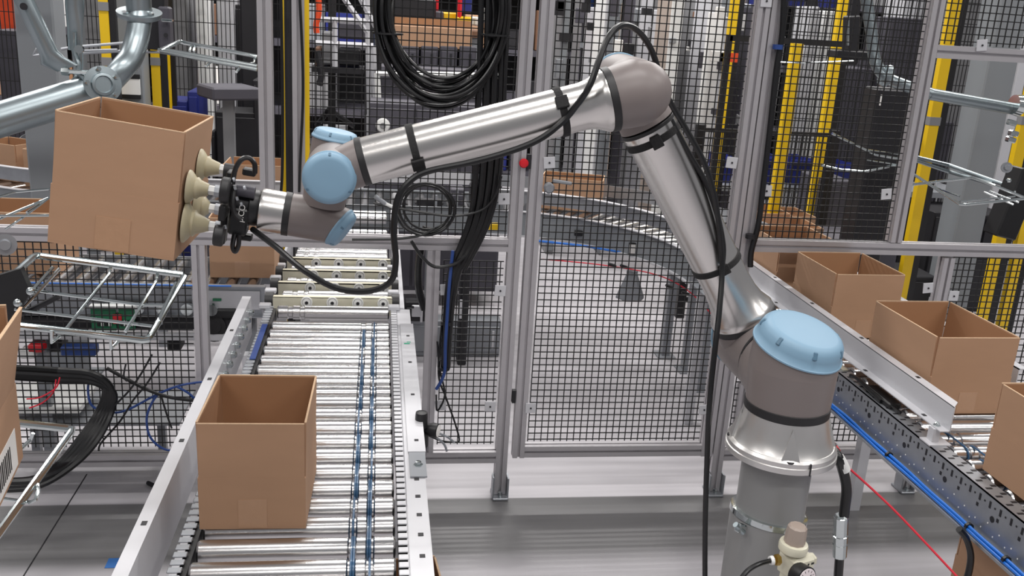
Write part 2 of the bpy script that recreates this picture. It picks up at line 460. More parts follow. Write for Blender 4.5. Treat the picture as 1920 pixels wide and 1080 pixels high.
# left guard rail
lz = .83
m = MB().span((-.440,ya,lz), (-.412,3.06,lz+.003)).span((-.415,ya,.70), (-.412,3.06,lz)).span((-.440,ya,lz-.02), (-.437,3.06,lz))
m.build('guard_rail', 'steel_paint', cvA, smooth=False)
m = MB().span((-.352,ya,.66), (-.348,yb,.775)).span((-.366,ya,.771), (-.348,yb,.775))
m.build('side_frame', 'steel_paint', cvA, smooth=False)
m = MB(); y = ya
while y < yb:
    m.box((-.358, y, .7765), (.026, .0165, .004), None, .0012); y += .0256
tag(m.build('bearing_comb', 'steel', cvA, smooth=False), kind='stuff')
MB().span((-.3475,ya,.735), (-.336,yb,.7725)).build('comb_channel', 'blackp', cvA, smooth=False)
for yy in (1.63, 1.98, 2.34, 2.72):
    MB().box((-.425, yy, lz+.0035), (.010,.014,.0012), None).build('rail_hole', 'dark', cvA, smooth=False)
MB().span((-.3615,2.62,.779), (-.3445,2.93,.7815)).build('blue_wrap', 'bluedark', cvA, smooth=False)
for yy in [2.31+.0769*k for k in range(10)]:
    MB().lathe((-.4115, yy, .795), (1,0,0), [(0,.011),(.012,.011),(.016,.006)], 12).build('side_wheel', 'chrome', cvA)
for (lx, ly) in ((-.40,1.35),(.10,1.35),(-.40,2.9),(.10,2.9)):
    MB().span((lx-.02,ly-.02,0), (lx+.02,ly+.02,.69)).build('leg', 'steel_paint', cvA, smooth=False)

# transfer section and back rollers
tr = thing('transfer_conveyor', 'short cross transfer conveyor with cream plates and small wheels under the fence rail', 'conveyor', (-.14, 3.4, 0))
ty = [3.115, 3.29, 3.455, 3.63, 3.81]
for k, y in enumerate(ty):
    if k < 4:
        pl = MB().span((XL-.02, y+.048, .735), (XR+.01, y+.054, .799)).span((XL-.02, y+.048, .796), (XR+.01, y+.075, .799)).build('transfer_plate', 'plate', tr, smooth=False)
        for j in range(4):
            cxx = XL+.095+.088*j
            MB().lathe((cxx, y+.048, .783), (0,-1,0), [(0,.020),(.006,.020),(.006,.0165),(.002,.0165),(.002,.0145),(.007,.0135),(.007,.006),(.009,.006)], 16).build('wheel', 'white', pl)
            MB().cyl((cxx, y+.040, .783), (cxx, y+.0365, .783), .006, n=10).build('wheel_bolt', 'dark', pl)
        for sx in (XL-.035, XR+.022):
            MB().cyl((sx-.014, y+.08, .775), (sx+.014, y+.08, .775), .031, n=20).build('belt_pulley', 'blackr', tr)
            MB().box((sx-.006, y+.0, .783), (.04, .03, .016), None, .003).build('pulley_bracket', 'steel_paint', tr)
    MB().lathe((XL,y,rz), (1,0,0), roller_mesh(XL, XR, (.045,.085)), 24).build('roller', 'roller', tr)
for y in (3.885, 3.962, 4.04, 4.117, 4.194, 4.27, 4.60, 4.68):
    c = MB().lathe((XL,y,rz), (1,0,0), roller_mesh(XL, XR, (.045,.085)), 20).build('roller', 'roller', tr)
MB().span((.066,3.13,.66), (.10,4.76,.775)).build('side_frame', 'steel_paint', tr, smooth=False)
MB().span((-.385,3.13,.66), (-.375,4.76,.775)).build('side_frame', 'steel_paint', tr, smooth=False)
for (lx, ly) in ((-.36,3.5),(.085,3.5),(-.36,4.7),(.085,4.7)):
    MB().span((lx-.02,ly-.02,0), (lx+.02,ly+.02,.665)).build('leg', 'steel_paint', tr, smooth=False)

# ================================================================ right conveyor
XB = 1.43
cvB = thing('roller_conveyor', 'roller conveyor on the right with perforated steel side channel and blue cables along it', 'conveyor', (1.62, 2.3, 0))
y0, y1 = 1.25, 3.89
m = MB().span((XB,y0,.672), (XB+.003,y1,.778)).span((XB,y0,.775), (XB+.046,y1,.778)).span((XB-.034,y0,.669), (XB+.003,y1,.672)).span((XB-.036,y0,.669), (XB-.033,y1,.676))
m.build('side_channel', 'steel', cvB, smooth=False)
m = MB(); y = y0+.02; k = 0
while y < y1:       # punched slots of the web
    if 1.95 < y < 2.03 or 2.2 < y < 2.28 or True:
        m.box((XB-.0006, y, .757), (.001, .006, .017))
        m.box((XB-.0006, y+.02, .757), (.001, .004, .004))
        if k % 2 == 0: m.box((XB-.0006, y+.004, .735), (.001, .007, .009))
        if k % 5 == 2: m.cyl((XB-.0008, y+.022, .728), (XB, y+.022, .728), .008, n=10)
    y += .0385; k += 1
m.build('web_slots', 'dark', cvB, smooth=False)['kind'] = 'stuff'
m = MB(); y = y0+.01; k = 0
for i in range(60):
    y = y0+.02+.045*i
    m.box((XB-.0006, y, .700+.006*(i % 3)), (.001, .003, .003)).box((XB-.0006, y+.02, .690), (.001, .0025, .003))
m.build('punched_holes', 'label', cvB, smooth=False)['kind'] = 'stuff'
m = MB()
for i in range(34):
    y = y0+.02+.0385*i
    m.box((XB+.018, y, .7785), (.016,.007,.0006)).box((XB+.037, y+.012, .7785), (.014,.008,.0006))
m.build('flange_slots', 'dark', cvB, smooth=False)['kind'] = 'stuff'
g0, g1 = 2.03, 3.89      # guide rail on the near side
m = MB().span((XB+.020,g0,.818), (XB+.048,g1,.821)).span((XB+.046,g0+.0,.818), (XB+.049,g1,.888)).span((XB+.046,g0+.03,.886), (XB+.074,g1,.889))
m.build('guide_rail', 'steel_paint', cvB, smooth=False)
MB().prism([(0,0),(.028,.03),(0,.03)], (XB+.046, g0, .886), (1,0,0), (0,1,0), (0,0,1), .003).build('rail_corner', 'steel_paint', cvB, smooth=False)
for yy in (2.13, 2.45, 2.80, 3.12, 3.45, 3.75):
    MB().box((XB+.062, yy+.1, .8895), (.010,.014,.001)).build('rail_hole', 'dark', cvB, smooth=False); MB().box((XB+.034, yy, .8215), (.010,.014,.001)).build('rail_hole', 'dark', cvB, smooth=False)
for yy in (2.06, 2.9):
    b_ = MB().span((XB+.014,yy-.012,.781), (XB+.034,yy+.012,.818)).span((XB-.002,yy-.03,.778), (XB+.060,yy+.018,.7815)).build('rail_bracket', 'steel_paint', cvB, smooth=False)
    MB().lathe((XB+.032,yy+.006,.821), (0,0,1), [(0,.010),(.002,.010),(.002,.007),(.007,.0065),(.010,.003)], 10).build('bolt', 'chrome', b_)
MB().span((XB+.02,2.55,.779), (XB+.036,3.3,.783)).build('slotted_strip', 'plate', cvB, smooth=False)
xb0, xb1 = XB+.050, 1.83
protoB = None
for i in range(32):
    y = 1.40+.0769*i
    if protoB is None:
        protoB = c = MB().lathe((0,0,0), (1,0,0), roller_mesh(xb0, xb1, (.038,.062)), 24).build('roller', 'roller', cvB, True)
    else:
        c = protoB.copy(); COL.objects.link(c)
    c.location = V((xb0, y, rz))-cvB.location
for i, y in enumerate((1.784, 1.861, 1.938, 2.015)):
    band(y, y+PIT, xb0+(.038 if i % 2 else .062), rz).build('drive_band', 'beltblue', cvB)
m = MB().span((1.848,y0,.672), (1.851,3.89,.778)).span((1.848,y0,.775), (1.885,3.89,.778))
m.build('side_channel', 'steel', cvB, smooth=False)
MB().span((1.850,2.3,.885), (1.880,3.89,.888)).span((1.850,2.3,.80), (1.853,3.89,.888)).build('guide_rail', 'steel_paint', cvB, smooth=False)
for (lx, ly) in ((XB+.02,3.84),(1.87,3.05),(XB+.02,1.1),(1.87,1.1)):
    MB().span((lx-.02,ly-.02,0), (lx+.02,ly+.02,.67)).build('leg', 'steel_paint', cvB, smooth=False)
m = MB().tube([(XB+.018,2.50,.785),(XB+.020,2.46,.79),(XB+.012,2.38,.79),(XB+.01,2.30,.786)], .006, 6).tube([(XB+.03,2.46,.785),(XB+.012,2.36,.793),(XB+.024,2.22,.786)], .004, 6)
m.build('black_wires', 'cable', cvB)
MB().span((XB+.012,2.26,.778), (XB+.05,2.40,.796), .004).build('motor_card', 'blackp', cvB)

bc = thing('cable_run', 'bundle of bright blue cables tied along the lower flange of the right conveyor', 'cable', (XB-.018, 2.2, .672))
for j, (dx, dz) in enumerate(((0,0),(.0085,.001),(.003,.007))):
    pts = []
    y = 1.2
    while y < 2.75:
        pts.append((XB-.024+dx+R.uniform(-.0025,.0025), y, .677+dz+R.uniform(-.0005,.0015))); y += .11
    MB().tube(pts, .0042, 8).build('blue_cable', 'bluec', bc)
for y in (2.17, 1.80, 1.66, 1.52):
    MB().lathe((XB-.019, y-.004, .681), (0,1,0), [(0,.011),(.008,.011)], 10).build('cable_tie', 'blackp', bc)

BB = 'open cardboard boxes queued on the right conveyor'
b2 = make_box(.246, .332, .226, .112, 'open cardboard box in the middle of the right conveyor queue', BB, (1.641, 2.382, RZ+.0005), (0,0,.02), splay=(.02,.02,.01,.03))
b1 = make_box(.250, .30, .226, .112, 'open cardboard box on the right conveyor behind the fence rail', BB, (1.655, 2.99, RZ+.0005), (0,0,.02), splay=(.02,.03,.02,.01))
b3 = make_box(.25, .30, .226, .112, 'cardboard box cut off by the right edge of the picture, nearest on the right conveyor', BB, (1.612, 1.745, RZ+.0005), (0,0,.01), splay=(.01,.01,.02,.01))
b4 = make_box(.25, .30, .226, .112, 'cardboard box farthest back on the right conveyor, beside the robot shoulder', BB, (1.64, 3.42, RZ+.0005), (0,0,.02))
kb = P(1715,1075,z=0)
# boxes on the floor
c_ = P(803,1010,y=1.62)
make_box(.16, .20, .22, .12, 'cardboard box low down beside the left conveyor, only its corner showing', None, (.122+.0-.085+.03+.005, 1.72, .40), (0,0,.1))
MB().span((-.02,1.6,.38), (.17,1.86,.4)).span((.0,1.62,0), (.03,1.84,.38)).build('side_shelf', 'steel_grey', cvA, smooth=False)
c_ = P(1860,1060,y=1.75)
make_box(.30, .30, .30, .2, 'brown cardboard box with black print under the right conveyor', None, (1.66, 1.80, .32), (0,0,.1))
MB().span((1.46,1.5,.30), (1.84,2.1,.32)).build('lower_shelf', 'steel', cvB, smooth=False)

# ================================================================ robot
JY = 1.457                       # base axis
B0 = V((.732, JY, 0))
def z_at(px, py, y): return P(px, py, y=y).z
zf = z_at(1462, 893, JY-.095)     # lower rim of the flange, front
zr = z_at(1475, 800, JY-.074)
zr2 = z_at(1476, 785, JY-.074)
zc = z_at(1492, 690, JY-.078)
arm = thing('robot_arm', 'silver and grey jointed robot arm with pale blue joint caps on a grey pedestal', 'robot', (B0.x, B0.y, zf))
up = V((0,0,1))
m = MB().lathe((B0.x,JY,zf), up, [(0,.095),(.002,.0985),(.012,.0985),(.013,.0965),(.021,.0965),(.026,.092)], 56)
m.build('base_flange', 'cast', arm)
hcone = zr-zf-.021
m = MB().lathe((B0.x,JY,zf+.021), up, [(0,.0955),(.006,.089),(hcone*.45,.0815),(hcone*.8,.0765),(hcone,.0745)], 56)
m.build('base_cone', 'cast', arm)
for k in range(4):
    a = math.radians(-128+90*k+24)
    d = V((math.cos(a), math.sin(a), 0)); t = V((-d.y, d.x, 0))
    c0 = V((B0.x,JY,zf+.020))
    # scalloped bolt pocket: recessed wedge with the bolt hole at its foot
    mm = MB().add([c0+d*.0935+t*.017, c0+d*.0935-t*.017, c0+d*.0775+up*(hcone*.92), c0+d*.076+t*.017, c0+d*.076-t*.017],
                  [(0,1,2),(0,3,2),(1,4,2),(0,1,4,3)])
    q = mm.build('bolt_pocket', 'cast', arm, smooth=False)
    MB().cyl(c0+d*.090+up*.0015, c0+d*.090+up*.004, .0075, n=14).build('bolt_hole', 'dark', q)
MB().box((B0.x+.012, JY-.0975, zf+.012), (.0015,.004,.022)).build('index_mark', 'dark', arm, smooth=False)
MB().lathe((B0.x,JY,zr), up, [(0,.0735),(.001,.0752),(zr2-zr,.0752),(zr2-zr+.001,.0735)], 48).build('seal_ring', 'blackr', arm)
CC_ = V((B0.x+.002, JY, P(1494,652,y=JY).z)); CN_ = V((.16,-.24,1)).normalized()
MB().lathe((B0.x,JY,zr2), up, [(0,.0735),(.01,.0745),(CC_.z-.034-zr2,.0768)], 56).loft([((B0.x,JY,CC_.z-.036), up, .0768), (CC_+CN_*.001, CN_, .0772)], 56, up=(0,1,0)).build('base_joint_housing', 'rgrey', arm)
def cap(o, d, r, h, notch=6, a0=.3, parent=arm, name='joint_cap'):
    o = V(o); a, b, d = frame(d)
    prof = [(0,r),(.0008,r*1.025),(.0035,r*1.025),(.0045,r*.992),(h*.45,r*.965),(h*.72,r*.93),(h*.88,r*.875),(h*.97,r*.80),(h,r*.72),(h,r*.3)]
    c = MB().lathe(o, d, prof, 56).build(name, 'blue', parent, ang=60)
    for k in range(notch):
        t = 2*PI*k/notch+a0; e = a*math.cos(t)+b*math.sin(t)
        p = o+d*(h*.74)+e*(r*.925)
        nn = (d*.5+e*.85).normalized(); tt = nn.cross(d.cross(e)).normalized(); bb = d.cross(e)
        rt = Matrix((bb, tt, nn)).transposed(); k_ = r/.0785
        MB().box(p-nn*.001*k_, (.0085*k_, .015*k_, .004*k_), rt, .002*k_).build('screw_well', 'bluewell', c)
        MB().cyl(p-d*.004*k_, p-d*.004*k_+nn*.0018*k_, .0032*k_, n=10).build('screw', 'blue', c)
    return c
M['bluewell'] = mat('blue_plastic_recess_shade', (84,116,138), 0, .4, .02, 20)  # darker copy of the cap blue: recess shade put into the colour
cap(CC_, CN_, .0785, .040, 7, .15)
# horizontal neck to the shoulder
J1 = P(1420, 648, y=1.633); E1 = P(1183, 172, y=1.633)
zn = J1.z
MB().loft([((B0.x,JY+.01,zn-.01), (0,1,0), .066), ((B0.x+.004,JY+.062,zn-.006), (0,1,0), .0705), ((B0.x+.006,JY+.085,zn-.003), (0,1,0), .0705)], 48).build('shoulder_neck', 'rgrey', arm)
MB().lathe((J1.x, JY+.082, zn), (0,1,0), [(0,.0705),(.0005,.0722),(.0065,.0722),(.007,.0705)], 48).build('seal_ring', 'blackr', arm)
MB().lathe((J1.x, JY+.089, zn), (0,1,0), [(0,.070),(.02,.0715),(.12,.0715),(.15,.069)], 56).build('shoulder_housing', 'rgrey', arm)
cap((J1.x, JY+.238, zn), (0,1,0), .070, .03)
u = (E1-J1).normalized()          # upper arm axis
# stub, ring, flared foot and tube of the upper arm
r1 = P(1389, 588, y=1.633); s_r = (r1-J1).dot(u)
MB().loft([(J1-u*.01, u, .064), (J1+u*(s_r-.018), u, .0625)], 48).build('shoulder_stub', 'rgrey', arm)
MB().lathe(J1+u*(s_r-.018), u, [(0,.0615),(.001,.0632),(.011,.0632),(.012,.0615)], 48).build('seal_ring', 'blackr', arm)
LU = (E1-J1).length
sE = (P(1212,234,y=1.633)-J1).dot(u)
MB().lathe(J1+u*(s_r-.006), u, [(0,.0615),(.008,.0625),(.014,.0595),(.028,.0530),(.050,.0478),(.085,.0452),(sE-s_r-.016,.0492),(sE-s_r-.014,.0500),(sE-s_r,.0500)], 64).build('upper_arm_tube', 'tube', arm, ang=50)
MB().lathe(J1+u*(sE-.006), u, [(0,.0500),(.001,.0512),(.006,.0512),(.007,.0500)], 48).build('seal_ring', 'blackr', arm)
# elbow
EH = P(1168, 156, y=1.633)
EN = P(1194, 174, y=1.496)
w = (P(617, 328, y=1.470)-P(1194,178,y=1.496)); w.y = 0; w.normalize()
MB().loft([(J1+u*(sE+.004), u, .050), (E1-u*.03, u, .047), (E1-u*.01, u, .042)], 48).build('elbow_stub', 'rgrey', arm)
m = MB().loft([((EN.x,EN.y+.02,EN.z), (0,1,0), .050), (EH-V((0,.07,0)), (0,1,0), .048), (EH+V((0,.03,0)), (0,1,0), .0490)], 56)
m.build('elbow_housing', 'rgrey', arm)
cap(EH+V((0,.031,0)), (0,1,0), .0500, .022)
# near elbow: dome that carries the forearm
rd = .0565
rings = []
f_r = (P(1146,190,y=1.496)-EN).dot(w)
prof = [(-rd*1.0,.002),(-rd*.985,.010),(-rd*.93,.020),(-rd*.82,.031),(-rd*.66,.0405),(-rd*.45,.0475),(-rd*.2,.0530),(0,.0553),(f_r*.5,.0540),(f_r-.003,.0512)]
MB().loft([(EN+w*h, w, (r, r*.98)) for h, r in prof], 56).build('elbow_dome', 'rgrey', arm, ang=60)
MB().loft([(EN+V((0,.0,0)), (0,1,0), .050), (EN+V((0,.05,0)), (0,1,0), .0515)], 48).build('elbow_neck', 'rgrey', arm)
MB().lathe(EN+w*(f_r-.004), w, [(0,.0510),(.001,.0525),(.012,.0525),(.013,.051)], 48).build('seal_ring', 'blackr', arm)
W3 = P(617, 331, y=1.470)
FL = (V((W3.x,EN.y,W3.z))-EN).dot(w)
wr = (P(680,307,y=1.49)-EN).dot(w)
MB().lathe(EN+w*(f_r+.009), w, [(0,.0508),(.004,.0508),(.010,.0475),(.024,.0408),(.040,.0382),(wr-f_r-.020,.0378),(wr-f_r-.014,.0378)], 64).build('forearm_tube', 'tube', arm, ang=50)
MB().lathe(EN+w*(wr-.007), w, [(0,.0378),(.001,.0392),(.010,.0392),(.011,.0378)], 48).build('seal_ring', 'blackr', arm)
# wrist one: axis along y, cap to the camera
J3 = V((W3.x, EN.y, EN.z+w.z*FL)); 
fo = P(617,331,y=1.452); J3 = V((fo.x, EN.y, P(617,331,y=1.47).z))
MB().loft([(EN+w*(wr+.003), w, .0378), (J3-w*.01, w, .036)], 40).build('wrist_stub', 'rgrey', arm)
MB().lathe((J3.x, 1.462, J3.z), (0,1,0), [(0,.0405),(.01,.0412),(.09,.0412),(.11,.040)], 48).build('wrist_housing', 'rgrey', arm)
cap((J3.x, 1.464, J3.z), (0,-1,0), .0410, .017, 3, -.55)
# wrist two: axis roughly vertical, cap on top
T4 = P(628, 262, y=1.60); B4 = P(603, 405, y=1.60)
a4 = (T4-B4).normalized()
MB().lathe(B4+a4*.02, a4, [(0,.036),(.03,.0375),((T4-B4).length-.02,.0375)], 48).build('wrist_housing', 'rgrey', arm)
cap(T4, a4, .0385, .016, 6)
# wrist three: axis along the tool, cap at the back
tp0, tp1 = P(545,402,y=1.60), P(513,396,y=1.60)
ax5 = (P(487,391,y=1.60)-P(600,409,y=1.60)).normalized()
R5 = pm(40, tp0)
bk = P(634,424,y=1.60); nb = V((.80,-.25,-.55)).normalized()
MB().loft([(tp0, -ax5, (R5,R5)), (tp0-ax5*.035, -ax5, (R5*1.02,R5*1.02)), (P(595,409,y=1.60), (-ax5+nb*.3).normalized(), R5*1.05), (bk, nb, R5*.98)], 48, up=(0,1,0)).build('wrist_housing', 'rgrey', arm)
cap(bk, nb, R5*.99, .017, 5, .2)
MB().lathe(tp0, ax5, [(0,R5*.98),(.0005,R5*1.03),(.011,R5*1.03),(.0115,R5*.98)], 48).build('seal_ring', 'blackr', arm)
LT = (P(487,391,y=1.60)-tp0).length
MB().lathe(tp0+ax5*.0112, ax5, [(0,R5),(LT-.018,R5*1.02),(LT-.013,R5*.99),(LT-.011,R5*.90)], 48).build('tool_flange', 'tube', arm)
# hook-and-loop straps
def strap(c, d, r, wd_, bx=None, name='strap'):
    c = V(c); d = V(d).normalized()
    o = MB().lathe(c-d*wd_/2, d, [(0,r-.001),(.0003,r+.0022),(wd_-.0003,r+.0022),(wd_,r-.001)], 40).build(name, 'velcro', arm)
    if bx is not None:
        q = V(bx); n_ = (q-c); n_ -= d*n_.dot(d); n_.normalize(); t = d.cross(n_)
        rt = Matrix((d, t, n_)).transposed()
        MB().box(c+n_*(r+.004), (wd_*1.7, .020, .005), rt, .001).build('strap_buckle', 'velcro', o)
    return o
def onw(px, py): p_ = P(px, py, y=EN.y); return EN+w*((p_-EN).dot(w))
def onu(px, py): p_ = P(px, py, y=1.633); return J1+u*((p_-J1).dot(u))
strap(onw(778,283), w, .0381, .012, P(787,318,y=1.45))
strap(onw(1052,215), w, .0385, .012, P(1047,183,y=1.44))
strap(onu(1220,257), u, .0497, .013, P(1224,252,y=1.58))
strap(onu(1344,492), u, .0462, .011, P(1354,497,y=1.58))

# pedestal
ped = thing('pedestal', 'grey painted round steel pedestal carrying the robot', 'pedestal', (B0.x, JY, 0))
zb1, zb0 = zf, z_at(1440, 985, JY-.064)
MB().lathe((B0.x-.002,JY,zb0-.012), up, [(0,.0625),(zb1-zb0+.012-.002,.0625)], 48).build('upper_tube', 'pedestal', ped)
MB().lathe((B0.x-.004,JY,.014), up, [(0,.069),(zb0-.012-.014,.069)], 48).build('column', 'pedestal', ped)
MB().span((B0.x-.15,JY-.15,0), (B0.x+.15,JY+.15,.015)).build('base_plate', 'pedestal', ped)
hc = thing('hose_clamp', 'steel worm-drive hose clamp around the pedestal', 'clamp', (B0.x, JY, zb0-.02))
MB().lathe((B0.x-.004,JY,zb0-.018), (.10,.05,1), [(0,.0697),(.0004,.0708),(.011,.0708),(.0114,.0697)], 48).build('band', 'chrome', hc)
cp = P(1388, 990, y=JY-.045)
MB().box(cp, (.020,.012,.016), (0,.4,.5), .002).build('worm_housing', 'chrome', hc)
MB().cyl(cp+V((-.012,-.004,.010)), cp+V((.006,-.002,-.008)), .0055, n=10).build('worm_screw', 'zinc', hc)

# air regulator
rg = P(1490, 1040, y=1.33)
reg = thing('pressure_regulator', 'ivory air pressure regulator with taupe knob and gauge strapped to the pedestal', 'regulator', rg)
def rp(px, py, y=1.33): return P(px, py, y=y)
kc, kt = rp(1488,1022), rp(1491,980)
ka = V((.04,-.02,1)).normalized()
MB().lathe(kc, ka, [(0,.0185),(.020,.0178),(.036,.0165),(.039,.0135),(.0395,.004)], 10, a0=.2).build('knob', 'knob', reg, ang=20)
MB().lathe(kc-ka*.012, ka, [(0,.0215),(.003,.0245),(.013,.0250),(.017,.0235),(.018,.019)], 28).build('collar', 'ivory', reg)
bc_ = rp(1492,1056)
bo = MB().box(bc_, (.048,.046,.044), (0,0,.35), .006).box(bc_+V((0,0,-.035)), (.040,.038,.05), (0,0,.35), .006).build('body', 'ivory', reg)
MB().box(rp(1522,1047,1.33), (.012,.018,.014), None, .002).build('port_cap', 'ivory', reg)
fp = rp(1457,1052,1.315)
MB().lathe(fp+V((.006,.004,0)), (-1,-.1,0), [(0,.0095),(.008,.0095),(.009,.007),(.014,.007)], 6).build('fitting', 'brass', reg)
MB().lathe(fp+V((-.006,.003,0)), (-1,-.1,-.05), [(0,.008),(.006,.0075)], 14).build('fitting_ring', 'white', reg)
gc = rp(1512,1086,1.272); gd = V((.30,-.80,.10)).normalized()
gg = MB().lathe(gc-gd*-.0-gd*.024, gd, [(0,.0185),(.004,.021),(.024,.0215),(.025,.0195)], 28).build('gauge', 'blackp', reg)
MB().lathe(gc+gd*.0010, gd, [(0,.0192),(.0005,.0190)], 28).build('gauge_face', 'lens', gg)
ga, gb, _ = frame(gd)
mt = MB()
for k in range(9):
    t = -.6+k*.5; e = ga*math.cos(t)+gb*math.sin(t); mt.cyl(gc+gd*.0018+e*.013, gc+gd*.0018+e*.0165, .0004, n=4)
mt.cyl(gc+gd*.002, gc+gd*.002+(ga*.7+gb*.5)*.013, .0006, n=4)
mt.build('gauge_marks', 'ink', gg, smooth=False)
ln = MB()
for k, wd_ in enumerate((.006,.007,.003,.006)):
    ln.box(bc_+Euler((0,0,.35)).to_matrix() @ V((-.014+.0095*k,-.0235,.010)), (wd_,.0006,.0035), (0,0,.35))
ln.build('printed_marks', 'ink', bo, smooth=False)
ah = MB().tube([P(1380,1100,y=1.28), rp(1400,1072,1.29), rp(1422,1058,1.30), fp+V((-.01,.002,0))], .0042, 10).build('air_hose', 'cable'); tag(ah, 'black air hose running into the brass fitting of the regulator', 'hose')

# base connector cable
q = lambda px, py, y=1.44: P(px, py, y=y)
cn = thing('power_cable', 'thick black robot cable with white sleeve and metal ferrule hanging beside the pedestal', 'cable', q(1576,960))
MB().tube([q(1556,838,1.47), q(1570,855), q(1580,880), q(1587,915), q(1584,950), q(1581,975)], .0095, 12).build('cable', 'cable', cn)
MB().tube([q(1572,858), q(1580,872), q(1584,882)], .0108, 12).build('white_sleeve', 'white', cn)
MB().lathe(q(1558,838,1.47), (q(1572,856)-q(1558,838,1.47)), [(0,.011),(.018,.0105)], 12).build('red_boot', 'red', cn)
fa, fb = q(1577,965), q(1574,1045); L = (fb-fa).length; d_ = fb-fa
MB().lathe(fa, d_, [(0,.0095),(.004,.0125),(L*.05,.0135),(L*.44,.0135),(L*.45,.0125),(L*.47,.0125),(L*.48,.0138),(L*.64,.0138),(L*.65,.0125),(L*.67,.0125),(L*.68,.0135),(L*.97,.0130),(L,.0105)], 12).build('ferrule', 'chrome', cn, ang=15)
MB().tube([fb, q(1572,1075), q(1570,1110), q(1566,1200)], .0085, 12).build('lower_cable', 'cable', cn)
MB().lathe(q(1556,838,1.49), V((0,-1,.1)), [(0,.013),(.012,.013),(.012,.009),(.02,.009)], 8).build('plug', 'chrome', cn)
rc = MB().tube([P(1560,850,y=1.50), P(1670,950,y=1.44), P(1798,1085,y=1.36)], .0022, 6).build('red_cord', 'redcord'); tag(rc, 'taut red cord running from the robot base to the lower right', 'cord')

# ================================================================ suction gripper
def g(px, py, y=1.60): return P(px, py, y=y)
gp = thing('suction_gripper', 'black vacuum gripper with four pale suction cups on the robot wrist', 'gripper', g(455,395))
gx = ax5; gt = V((0,0,1))-gx*gx.z; gt.normalize(); gy = V((0,1,0))
gm_ = Matrix((gx, gy, gx.cross(gy))).transposed()
a_ = g(486,391); 
MB().lathe(a_, gx, [(0,.0295),(.003,.031),(.014,.031),(.016,.029)], 36).build('adapter_plate', 'blackp', gp)
MB().lathe(a_+gx*.014, gx, [(0,.027),(.022,.027),(.024,.024)], 28).build('ejector_body', 'dark', gp)
bd = MB().box(g(449,412,1.585), (.030,.040,.046), gm_, .003).build('valve_block', 'blackp', gp)
MB().cyl(g(478,362,1.575), g(443,356,1.575), .010, n=16).build('upper_cylinder', 'darkgrey', gp)
bar = MB().box(g(425,388,1.59), (.010,.030,.125), gm_, .002).box(g(425,388,1.59), (.010,.11,.026), gm_, .002).build('cross_bar', 'blackp', gp)
MB().lathe(g(431,358,1.545), gx, [(0,.020),(.002,.0215),(.012,.0215),(.014,.020)], 28).build('cup_mount', 'blackr', gp)
MB().lathe(g(419,443,1.545), gx, [(0,.0165),(.002,.0178),(.013,.0178),(.015,.016)], 28).build('cup_mount', 'blackr', gp)
MB().lathe(g(438,322,1.66), gx, [(0,.013),(.016,.013)], 20).build('cup_mount', 'blackr', gp)
MB().lathe(g(432,400,1.66), gx, [(0,.016),(.014,.016)], 20).build('cup_mount', 'blackr', gp)
txt = bpy.data.curves.new('lettering', 'FONT'); txt.body = 'piCO'; txt.size = .0135; txt.extrude = .0003; txt.align_x = 'CENTER'; txt.align_y = 'CENTER'
to = bpy.data.objects.new('lettering', txt); COL.objects.link(to)
dg = bpy.context.evaluated_depsgraph_get(); tm = bpy.data.meshes.new_from_object(to.evaluated_get(dg)); bpy.data.objects.remove(to)
tc_ = g(453,400,1.562); tz = V((0,-1,0)); tx = V((.18,0,1)).normalized(); ty_ = tz.cross(tx)
for v in tm.vertices: v.co = tx*v.co.x+ty_*v.co.y+tz*v.co.z+tc_-gp.location
tm.materials.append(M['label']); tob = bpy.data.objects.new('lettering', tm); COL.objects.link(tob); tob.parent = bd
face = (rm @ V((1,0,0))).normalized()
fc = held.location+Euler((0,HT,-.035)).to_matrix() @ V((hw/2+.001,0,hh*.5))
def on_face(px, py, y):   # where the ray meets the box's right face at depth y
    p_ = P(px, py, y=y); return p_-face*((p_-fc).dot(face))
for i, (px, py, y, r, mx_, my_, myy) in enumerate(((385,312,1.70,.030,421,318,1.68),(366,352,1.61,.029,401,354,1.575),(380,388,1.70,.030,404,366,1.66),(360,418,1.61,.036,400,437,1.575))):
    c0 = on_face(px, py, y); L = .042
    fh = P(mx_, my_, y=c0.y); L = max(.02, (fh-c0).dot(face)-.008)
    MB().lathe(c0, face, [(0,r),(.003,r*.98),(.008,r*.80),(.012,r*.62),(.016,r*.64),(.020,r*.50),(L,.010)], 32).build('suction_cup', 'silicone', gp, ang=60)
    MB().lathe(c0+face*L, face, [(0,.0085),(.011,.0085)], 6).build('hex_fitting', 'white', gp, ang=10)
    MB().lathe(c0+face*(L+.010), face, [(0,.0105),(.008,.0105),(.008,.006),(.018,.006)], 8).build('nut', 'steel', gp, ang=10)
MB().tube([g(436,345,1.56), g(441,318,1.56), g(452,300,1.56), g(466,296,1.56), g(477,307,1.56), g(478,325,1.56)], .0042, 8).build('vacuum_hose', 'cable', gp)
MB().tube([g(440,438,1.56), g(436,462,1.56), g(441,472,1.56), g(447,460,1.56), g(448,440,1.56)], .0040, 8).build('vacuum_hose', 'cable', gp)
MB().tube([g(452,412,1.55), g(440,400,1.55), g(436,378,1.55), g(440,350,1.56)], .0045, 8).build('vacuum_hose', 'blackr', gp)
for q_ in ((434,341),(441,336),(447,372),(455,382),(425,425),(461,352),(443,352)):
    MB().cyl(g(q_[0],q_[1],1.553), g(q_[0]-4,q_[1]+1,1.553), .0035, n=8).build('fitting', 'steel', gp)
MB().box(g(468,322,1.62), (.022,.02,.012), gm_, .002).build('sensor', 'blackp', gp)
MB().box(g(462,444,1.60), (.020,.02,.010), gm_, .002).build('bracket', 'blackp', gp)

